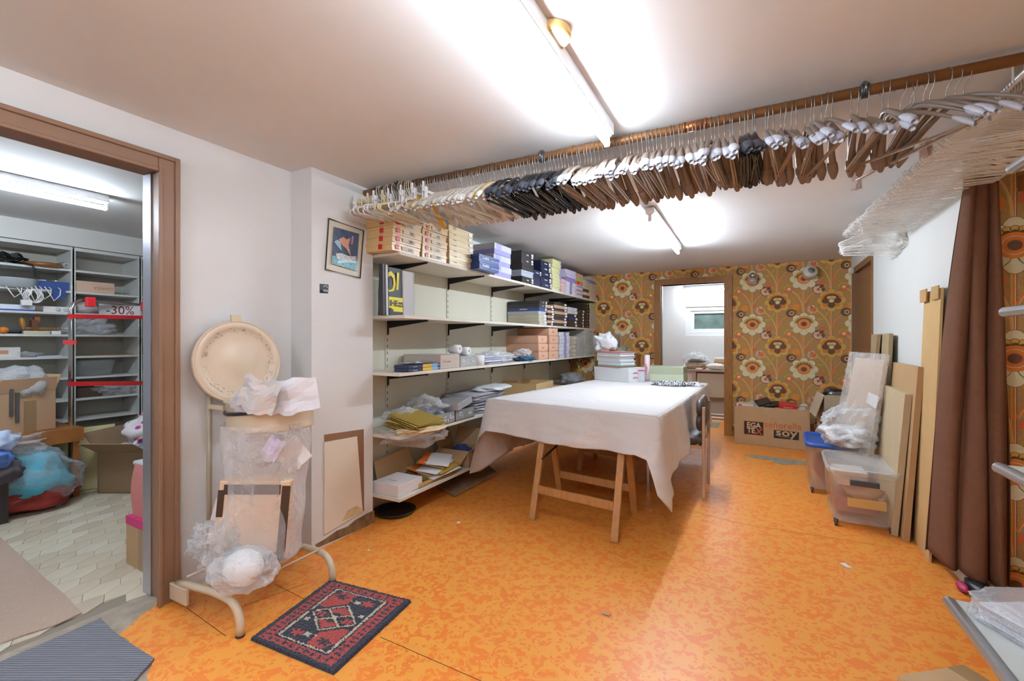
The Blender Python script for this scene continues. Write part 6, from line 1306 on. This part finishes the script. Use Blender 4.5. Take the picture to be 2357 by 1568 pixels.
tray = ob('blue_tray', mb, loc=p_, label='blue plastic tray full of odds and ends on left shelf', cat='tray')
mb = MB()
for k in range(16): mb.box(-.03, .03, -.006, .006, 0, .006, [PAPER, GOLD, STEEL, RED][k % 4], Matrix.Translation((rnd.uniform(-.07, .07), rnd.uniform(-.13, .13), .06 + rnd.uniform(0, .02))) @ Matrix.Rotation(rnd.uniform(0, 3), 4, 'Z'))
ob('odds_and_ends', mb, loc=p_, label='small metal and paper odds heaped in the blue tray', cat='odds', kind='stuff')
mb = MB()
for k in range(5):
    c0 = -.12 + .06 * k; mb.tube([(.05, c0, .02), (.075, c0 + .02, -.03), (.085, c0 + .05, -.09 - .012 * (k % 3)), (.08, c0 + .09, -.05), (.06, c0 + .10, .0), (.04, c0 + .09, .02)], .0042, WHP, 6)
for k in range(4): mb.tube([(.06 + .005 * k, .03 + .045 * math.cos(a_) + .01 * k, -.07 + .055 * math.sin(a_)) for a_ in [2 * math.pi * q / 16 for q in range(16)]], .0042, WHP, 6, closed=True)
mb.box(.055, .085, -.03, .035, -.15, -.105, WHP); ob('white_cable', mb, loc=S(52, 6, -.04), label='tangled white extension cable hanging over the shelf edge', cat='cable')
mb = MB(); mb.slab([(0, -.045, 0), (0, .045, 0), (.004, .04, -.085), (.004, -.045, -.09)], .004, mat('36508f', .6)); ob('blue_cloth', mb, loc=S(136, 6, .001), label='small blue cloth hanging over the shelf edge', cat='cloth')
p_ = S(215, 6, -.06); o = ob('carton', MB().box(-.1, .05, -.14, .14, 0, .10, mat('d8b49c', .5)), loc=p_, label='peach carton with upside down lettering on the left room shelf', cat='box'); text('LISANZA', .036, mat('a8744a', .6), o, (.0505, .055, .045), Matrix.Rotation(R(180), 3, 'X') @ FX)
p_ = S(20, 5); mb = MB(); mb.box(-.06, .06, -.14, .14, 0, .05, mat('dfe3ee', .4)); mb.box(.0601, .061, -.14, .14, 0, .012, BLUE); ob('blister_pack', mb, loc=p_, label='white and blue packet lying on the left room shelf', cat='packet')
p_ = S(70, 5); mb = MB(); mb.tube([(0, -.18, .012), (.01, .14, .006)], .009, mat('9a6a3c', .6), 8); ob('wooden_stick', mb, loc=p_, label='long wooden stick on the shelf beside the white socket strip', cat='stick')
p_ = S(127, 5); mb = MB(); mb.box(-.03, .03, -.085, .085, 0, .05, WHP)
for k in range(2): mb.lathe([(0, 0), (.018, 0), (.018, .004), (0, .004)], mat('c9c9cc', .4), 14, Matrix.Translation((.031, .01 + .05 * k, .025)) @ Matrix.Rotation(R(90), 4, 'Y'))
ob('socket_strip', mb, loc=p_, label='white double socket strip on the left room shelf', cat='socket')
p_ = S(205, 5); mb = MB(); mb.blob((0, -.02, .05), (.08, .10, .06), mat('b5aaa8', .7), .2, 3, 7, 3, zmin=0); mb.blob((0, .1, .035), (.05, .05, .04), mat('7d64a0', .7), .2, 3, 9, 3, zmin=0); ob('rag_bundle', mb, loc=p_, label='bundle of grey and purple rags beside the discount sign', cat='rags')
sg = MB(); a_ = PX(230, 700, -5.0); b_ = PX(326, 700, -5.0); ob_ = PX(230, 724, -5.0); sgo = ob('discount_sign', MB().box(-.003, 0, 0, b_.y - a_.y, 0, .105, mat('d8dadc', .5)), loc=(-5.02, a_.y, PX(230, 727, -5.02).z), label='white sign reading minus thirty percent on the chrome rail', cat='sign')
text('-30%', .105, mat('8a2f22', .6), sgo, (.0006, (b_.y - a_.y) * .5, .052), FX, wt=.0002)
# tools shelf
p_ = S(55, 4); mb = MB(); mb.lathe([(0, 0), (.012, 0), (.010, .02), (.02, .05), (.017, .10), (.0, .115)], mat('a8742e', .4), 16, Matrix.Translation((0, 0, .03)) @ Matrix.Rotation(R(8), 4, 'X')); ob('tool_handle', mb, loc=p_, label='upright wooden tool handle on the tools shelf', cat='tool')
p_ = S(85, 4); mb = MB(); mb.box(-.02, .02, -.08, .15, .04, .06, mat('8a5a30', .6)); mb.box(-.03, .03, -.04, .0, .02, .12, mat('6a4022', .6)); mb.box(-.02, .02, -.02, .015, .10, .15, mat('9a5a30', .6)); ob('wooden_clamp', mb, loc=p_, label='wooden marking gauge on the tools shelf', cat='tool')
p_ = S(83, 4, -.03); mb = MB().box(-.02, .02, -.08, .08, 0, .028, mat('c9c29a', .6)); ob('soap_block', mb, loc=p_, label='pale yellow flat block below the marking gauge', cat='block')
p_ = S(25, 4); mb = MB()
for k in range(4): mb.tube([(-.03 + .02 * k, -.12, .012 + .008 * k), (-.02 + .02 * k, .12, .012 + .006 * k)], .008, [mat('7a4a3a', .5), BLACK, STEEL, mat('3a4a6a', .5)][k], 6)
ob('screwdrivers', mb, loc=p_, label='heap of old hand tools on the tools shelf', cat='tools', kind='stuff')
mb = MB(); mb.lathe([(0, 0), (.028, 0), (.028, .03), (0, .03)], mat('d87a20', .5), 20, Matrix.Rotation(R(90), 4, 'Y')); ob('orange_reel', mb, loc=S(6, 4, -.03) + Vector((0, 0, .029)), label='small orange reel at the left edge of the tools shelf', cat='reel')
for k in range(2): mb = MB(); mb.box(-.015, .015, -.018, .018, 0, .03, WHP); mb.tube([(0, 0, .03), (0, .004, .06)], .003, GOLD, 5); ob('plug', mb, loc=S(124 + 8 * k, 4, -.03), label='small white plug on tools shelf, %s of two' % ('left', 'right')[k], cat='plug')
mb = MB(); mb.blob((0, 0, .065), (.09, .17, .085), FILMW, .3, 3, 33, 4, zmin=0, fine=.1); ob('plastic_bundle', mb, loc=S(208, 4), label='crumpled clear plastic bag on shelf behind the chrome rail', cat='bag')
o = ob('carton', MB().box(-.05, .05, -.13, .07, 0, .085, mat('d8d6d2', .5)), loc=S(14, 3), label='small white printed carton on the left room shelf', cat='box'); ob('orange_print', MB().box(.0502, .051, -.09, .0, .03, .06, mat('d08a6a', .5)), o)
mb = MB(); mb.blob((0, 0, .02), (.06, .09, .025), FILMW, .3, 3, 35, 3, zmin=0, fine=.1); ob('film_packet', mb, loc=S(58, 3), label='small clear packet right of the white printed carton', cat='packet')
mb = MB().box(-.05, .05, -.08, .08, 0, .008, mat('b9c3d8', .5)); ob('flat_packet', mb, loc=S(110, 3), label='flat pale blue packet on the left room shelf', cat='packet')
mb = MB().slab([(-.15, -.17, 0), (.03, -.17, .0), (.03, .16, 0), (-.15, .16, .01)], .004, KRAFT); ob('kraft_envelope', mb, loc=S(262, 3), label='brown envelope lying on shelf above the glass bowl', cat='envelope')
mb = MB(); mb.lathe([(0, .004), (.09, .004), (.12, .145), (.125, .145), (.095, 0), (0, 0)], GLASS, 28); mb.v = [(v[0] * .8, v[1] * 1.35, v[2]) for v in mb.v]; ob('glass_bowl', mb, loc=S(215, 2, -.12), label='large clear glass bowl on shelf behind the chrome rail', cat='bowl')
mb = MB().box(-.08, .08, -.1, .1, 0, .09, mat('4a3a2c', .6)); ob('dark_box', mb, loc=S(200, 1, -.14), label='dark brown box behind the lower red tape', cat='box')
mb = MB(); mb.blob((0, 0, .05), (.08, .17, .065), FILMW, .3, 3, 36, 4, zmin=0, fine=.12); ob('plastic_heap', mb, loc=S(265, 1), label='heap of clear plastic film behind the lower red tape', cat='film')
ob('brown_roll', MB().tube([(0, 0, 0), (0, 0, .36)], .06, mat('b08444', .5), 16), loc=S(336, 6, -.1), label='brown upright roll at the edge of the door frame', cat='roll')
mb = MB(); [mb.box(-.04, .04, .015 * k, .015 * k + .004, 0, .08, mat('8d8672', .5)) for k in range(6)]; ob('file_rack', mb, loc=S(331, 3, -.1), label='small grey rack on the third shelf unit', cat='rack')
# chrome rail
p0 = P(161, 690, 3.70); p1 = P(345, 706, 4.35)
hh_ = p0.z; dv = (p1 - p0).normalized(); mb = MB()
for o_ in (0, .028):
    mb.tube([(p0.x + o_, p0.y, .0), (p0.x + o_, p0.y, hh_ - .08), (p0.x + o_ + dv.x * .02, p0.y + dv.y * .02, hh_ - .03), (p0.x + dv.x * .07 + o_, p0.y + dv.y * .07, hh_), (p1.x + o_, p1.y, hh_)], .011, CHROME, 12)
cr_ = ob('garment_rail', mb, label='chrome garment rail with red tape in the left room', cat='garment rail')
REDT = mat('d3262a', .35)
def band(u0, v0, u1, v1, h_px, nm):
    a_ = P(u0, v0, 3.62); t = (u1 - 161) / (345 - 161); b_ = P(u1, v1, 3.62 + .65 * max(0, t)); hgt = h_px * 3.8 / FPX
    ob(nm, MB().slab([a_ + Vector((0, 0, -hgt / 2)), b_ + Vector((0, 0, -hgt / 2)), b_ + Vector((0, 0, hgt / 2)), a_ + Vector((0, 0, hgt / 2))], .004, REDT), cr_)
band(154, 728, 345, 731, 9, 'red_tape'); band(145, 788, 176, 789, 9, 'red_tape'); band(155, 884, 345, 882, 10, 'red_tape')
for u, v in ((208, 694), (334, 705)):
    t = (u - 161) / 184; q = P(u, v, 3.62 + .62 * t); mb = MB(); mb.box(-.02, .02, -.03, .03, -.045, .035, REDT); bevel(ob('red_clip', mb, cr_, loc=(q.x, q.y, q.z)), .004)
# desk and box with bubble wrap
dk = MB(); DKW = mat('9a5f2a', .45, var=.2, vs=8); p_ = P(90, 960, 3.5)
dk.box(-5.25, -4.72, .85, 1.62, .51, .545, DKW); dk.box(-4.74, -4.72, .85, 1.62, .44, .51, DKW)
for x_, y_ in ((-5.22, .9), (-4.76, .9), (-5.22, 1.58), (-4.76, 1.58)): dk.box(x_ - .02, x_ + .02, y_ - .02, y_ + .02, 0, .51, DKW)
ob('wooden_bench', dk, label='brown wooden low table under the bubble wrap box', cat='table')
bb_ = carton('cardboard_box', (.30, .36), .31, (-4.92, 1.27, .546), R(20), mat('bb9877', .85, var=.05, vs=6), 'cardboard box overflowing with bubble wrap in the left room', flaps=(('E', .1, R(80)), ('W', .12, R(75)), ('N', .12, R(70))))
ob('tape', MB().box(.1505, .1515, -.03, .05, .0, .24, TAPE), bb_); ob('tape', MB().box(.1505, .1515, -.06, .02, .26, .31, TAPE), bb_)
mb = MB(); [mb.box(.152, .160, -.12 + .035 * k, -.097 + .035 * k, .14 - .05 * k, .34 - .03 * k, STEEL) for k in range(2)]; ob('drawer_runners', mb, loc=bb_.location, rot=(0, 0, R(20)), label='pair of steel drawer runners hooked on the cardboard box', cat='hardware')
mb = MB(); mb.blob((0, .04, .10), (.15, .17, .15), film('e6e8ea', .55, .35, .2, 60, 'bubble_wrap_film', .8), .15, 2.2, 44, 4, fine=.05, ff=12); mb.blob((0, -.12, .05), (.13, .1, .1), film('e6e8ea', .5, .35, .2, 60, 'bubble_wrap_film', .8), .15, 2.2, 45, 4, fine=.05); ob('bubble_wrap', mb, loc=(-4.92, 1.27, .79), label='large billowing bubble wrap in the cardboard box', cat='bubble wrap')
# panel leaning low
pn = MB(); pn.slab([PZ(203, 1122, .0), PZ(100, 1140, 0), P(100, 1013, 3.75), P(222, 985, 3.95)], .012, mat('c8b98c', .7)); 
pn = MB(); pn.slab([(-5.05, 1.25, .001), (-4.80, 1.85, .001), (-4.98, 1.92, .50), (-5.2, 1.32, .47)], .012, mat('c4b585', .7)); ob('yellow_board', pn, label='pale yellow board leaning behind the turquoise bundle', cat='board')
# big open cardboard box with clothes
c1 = carton('cardboard_box', (.42, .52), .33, (-4.62, 2.02, 0), R(28), mat('8f7355', .85, var=.05, vs=6), 'open cardboard box of clothes beside the left door frame', flaps=(('S', .2, R(32)), ('E', .2, R(42)), ('W', .2, R(50))))
flw = bpy.data.materials.new('flower_print_cloth'); flw.use_nodes = True; nt = flw.node_tree; vo = nt.nodes.new('ShaderNodeTexVoronoi'); vo.inputs['Scale'].default_value = 14; tc = nt.nodes.new('ShaderNodeTexCoord'); nt.links.new(tc.outputs['Object'], vo.inputs['Vector']); rp = nt.nodes.new('ShaderNodeValToRGB'); rp.color_ramp.interpolation = 'CONSTANT'
rp.color_ramp.elements[0].color = (*lin('8a2a86'), 1); rp.color_ramp.elements[1].position = .22; rp.color_ramp.elements[1].color = (*lin('d85a8c'), 1); e = rp.color_ramp.elements.new(.32); e.color = (*lin('ddd8d8'), 1); nt.links.new(vo.outputs['Distance'], rp.inputs[0]); nt.links.new(rp.outputs[0], nt.nodes['Principled BSDF'].inputs['Base Color'])
mb = MB(); mb.blob((0, 0, 0), (.18, .22, .13), flw, .15, 2, 2, 4, fine=.03); mb.tube([(.08, -.2, .0), (.08, -.27, -.01), (.07, -.30, -.05), (.05, -.27, -.09), (.04, -.2, -.09)], .014, flw, 8); ob('flowered_bag', mb, loc=(-4.6, 2.05, .50), rot=(R(20), 0, R(20)), label='white flower patterned fabric bag on the clothes box', cat='bag')
mb = MB(); mb.blob((0, -.1, 0), (.14, .10, .07), mat('c9ccd8', .8), .2, 3, 3, 3); mb.blob((.06, -.02, .01), (.08, .08, .05), mat('2e3a66', .8), .2, 3, 4, 3); mb.blob((.09, .12, .02), (.09, .09, .06), mat('b81f6a', .8), .2, 3, 5, 3); ob('clothes_heap', mb, loc=(-4.6, 2.0, .33), rot=(0, 0, R(28)), label='blue, white and magenta clothes in the open box', cat='clothes')
# pink storage + magenta box + carton
pb = P(320, 1120, 2.95)
PK = mat('c87d78', .85, bump=.3, bs=50)
mb = MB(); mb.box(-.2, .2, -.2, .2, 0, .22, CARD); lb_ = ob('cardboard_box', mb, loc=(-2.87, 1.43, 0), rot=(0, 0, R(-2)), label='taped cardboard box at floor under the pink organiser', cat='box'); ob('tape', MB().box(-.05, .01, -.2015, -.2002, 0, .22, TAPE), lb_)
mb = MB(); mb.box(-.2, .2, -.2, .2, 0, .045, mat('cc2f74', .5, var=.1, vs=30)); mo = ob('magenta_box', mb, loc=(-2.87, 1.43, .222), rot=(0, 0, R(-1)), label='flat magenta box between cardboard box and pink organiser', cat='box')
mb = MB()
def pkf(a_, b_):
    an_ = 2 * math.pi * a_; c_, s_ = math.cos(an_), math.sin(an_); e = .22; bul = 1 + .06 * math.sin(b_ * 3.1) + .02 * math.sin(an_ * 5 + b_ * 3)
    return (math.copysign(abs(c_) ** e, c_) * .19 * bul, math.copysign(abs(s_) ** e, s_) * .19 * bul, b_ * .29)
mb.grid(48, 14, pkf, PK, True, closed_u=True); mb.box(-.18, .18, -.18, .18, .0, .01, PK); pk2 = ob('fabric_organiser', mb, loc=(-2.87, 1.44, .268), rot=(0, 0, R(0)), label='dusty pink fabric organiser with grey top by the door', cat='organiser'); bevel(ob('grey_top', MB().box(-.185, .185, -.185, .185, .275, .30, mat('b9bcc0', .7)), pk2), .01)
# turquoise bundle
tz = PZ(115, 1160)
mb = MB(); mb.blob((0, 0, .19), (.24, .27, .19), mat('4fa9bf', .9, bump=.5, bs=50, var=.15, vs=8), .15, 1.8, 21, 4, zmin=.08, fine=.04); bo = ob('turquoise_blanket', mb, loc=(tz.x - .05, tz.y - .14, 0), label='turquoise fleece blanket in a clear bag on the tiles', cat='blanket')
mb = MB(); mb.blob((0, 0, .10), (.27, .31, .11), mat('93342a', .9, bump=.4, bs=40, var=.3, vs=12), .10, 1.8, 22, 4, zmin=.002, fine=.04); ob('red_blanket', mb, loc=(tz.x - .04, tz.y - .13, 0), label='dark red patterned blanket under the turquoise one', cat='blanket')
mb = MB(); mb.blob((-.05, -.25, .28), (.1, .09, .16), mat('b9a860', .9), .15, 2, 23, 3); ob('olive_cloth', mb, loc=(tz.x, tz.y - .1, 0), label='olive yellow cloth left of the turquoise blanket', cat='cloth')
mb = MB(); mb.blob((0, 0, .2), (.28, .33, .23), FILMB, .16, 1.8, 24, 5, zmin=.0015, fine=.05); mb.blob((0, -.05, .47), (.07, .20, .08), FILMW, .3, 2.5, 26, 4, fine=.1); ob('blanket_bag', mb, loc=(tz.x - .04, tz.y - .14, 0), label='knotted clear plastic bag round the turquoise blanket', cat='bag')
q = P(-12, 1020, 3.1); mb = MB(); mb.blob((0, 0, 0), (.10, .11, .08), mat('b6c6e2', .8, bump=.3, bs=30), .15, 2.5, 51, 4, fine=.02); mb.blob((.05, -.03, -.10), (.10, .11, .07), mat('5a7fc4', .8), .15, 2.5, 52, 4, fine=.02); mb.blob((.03, .0, -.2), (.10, .12, .09), mat('5a5258', .9), .2, 2.5, 53, 4); ob('laundry_heap', mb, loc=q, label='heap of pale blue shirts at the far left edge', cat='clothes')
mb = MB(); mb.box(-.22, .10, -.3, .04, 0, q.z - .26, mat('3a3230', .7)); ob('dark_crate', mb, loc=(q.x, q.y, 0), label='dark crate under the blue shirts at far left', cat='crate')
# ================================================================= UTILITY ROOM THINGS
DY = 7.95; dx0 = PY(1577, 860, DY).x
mb = MB(); mb.box(dx0, 1.05, DY, 8.55, .725, .755, mat('d2cdc6', .5)); mb.box(dx0, 1.05, DY - .012, DY + .002, .73, .75, mat('b88a70', .5)); 
dko = ob('counter', mb, label='white worktop counter under the utility room window', cat='counter')
ob('panel', MB().box(dx0 + .18, dx0 + .72, DY + .02, DY + .05, .32, .70, mat('c6beb0', .5)), dko); ob('leg_panel', MB().box(dx0, dx0 + .16, DY + .03, DY + .5, 0, .725, mat('cdbfae', .5)), dko)
ob('socket', MB().box(dx0 + .04, dx0 + .11, DY + .02, DY + .03, .50, .68, mat('ddd9d0', .5)), dko); ob('lower_panel', MB().box(dx0 + .16, 1.0, DY + .25, DY + .28, 0, .72, mat('cfc7bf', .6)), dko)
q = PY(1602, 835, 8.15); mb = MB(); mb.blob((0, 0, .05), (.17, .12, .07), mat('b8986e', .8, var=.3, vs=20), .2, 3, 61, 4, zmin=0); mb.blob((0, 0, .13), (.13, .09, .04), mat('35363e', .8), .2, 3, 62, 3); ob('fabric_scraps', mb, loc=(q.x, 8.15, .756), label='dark and tan fabric scraps on the utility counter', cat='scraps')
mb = MB(); mb.blob((0, 0, .12), (.20, .14, .15), FILM, .12, 2.5, 63, 4, zmin=0, fine=.03); ob('clear_bag', mb, loc=(q.x, 8.15, .756), label='clear bag of fabric scraps on the utility counter', cat='bag')
q = PY(1647, 845, 8.02); mb = MB(); mb.blob((0, 0, .05), (.15, .09, .055), mat('dcd6cc', .6), .06, 3, 65, 4, zmin=0); ob('white_bundle', mb, loc=(q.x, 8.08, .756), label='white wrapped bundle at the right on the utility counter', cat='bundle')
q = PY(1655, 825, 8.3); mb = MB()
for k in range(4): mb.lathe([(0, 0), (.13 - .01 * k, 0), (.13 - .01 * k, .045), (0, .045)], [mat('4a3a34', .6), mat('8d8a88', .5), mat('d89a5c', .5), mat('dcd6d0', .5)][k], 24, Matrix.Translation((0, 0, .048 * k)))
ob('tin_stack', mb, loc=(q.x + .03, 8.36, .756), label='stack of round tins behind the white wrapped bundle', cat='tins')
q = PY(1609, 845, 8.0); mb = MB(); mb.lathe([(0, .03), (.05, .02), (.055, .005), (.05, 0), (0, 0)], mat('d8d8da', .4), 20); mb.tube([(.03, -.04, .006), (.09, -.05, .006), (.13, -.02, .006)], .005, RED, 6); ob('iron_rest', mb, loc=(q.x, 8.0, .756), label='small white disc with red cord on the utility counter', cat='device')
rk = MB(); 
for k in range(4): y_ = 7.0 + .17 * k; rk.tube([(-.75, y_, .10 + .02 * (k % 2)), (-.25, y_, .10 + .02 * (k % 2)), (-.20, y_ + .03, .10 + .02 * (k % 2))], .009, WHP, 8)
for x_ in (-.74, -.3): rk.tube([(x_, 6.98, .09), (x_, 7.55, .12)], .007, WHP, 8); rk.tube([(x_, 7.0, .0), (x_, 7.0, .10)], .007, WHP, 8); rk.tube([(x_, 7.5, .0), (x_, 7.5, .12)], .007, WHP, 8)
ob('wire_rack', rk, label='low white tubular rack on floor beyond the back doorway', cat='rack')
ob('green_mat', MB().box(-.62, -.42, 7.05, 7.45, .0005, .004, mat('8a8c78', .8)), label='small grey green mat on the utility room floor', cat='mat')
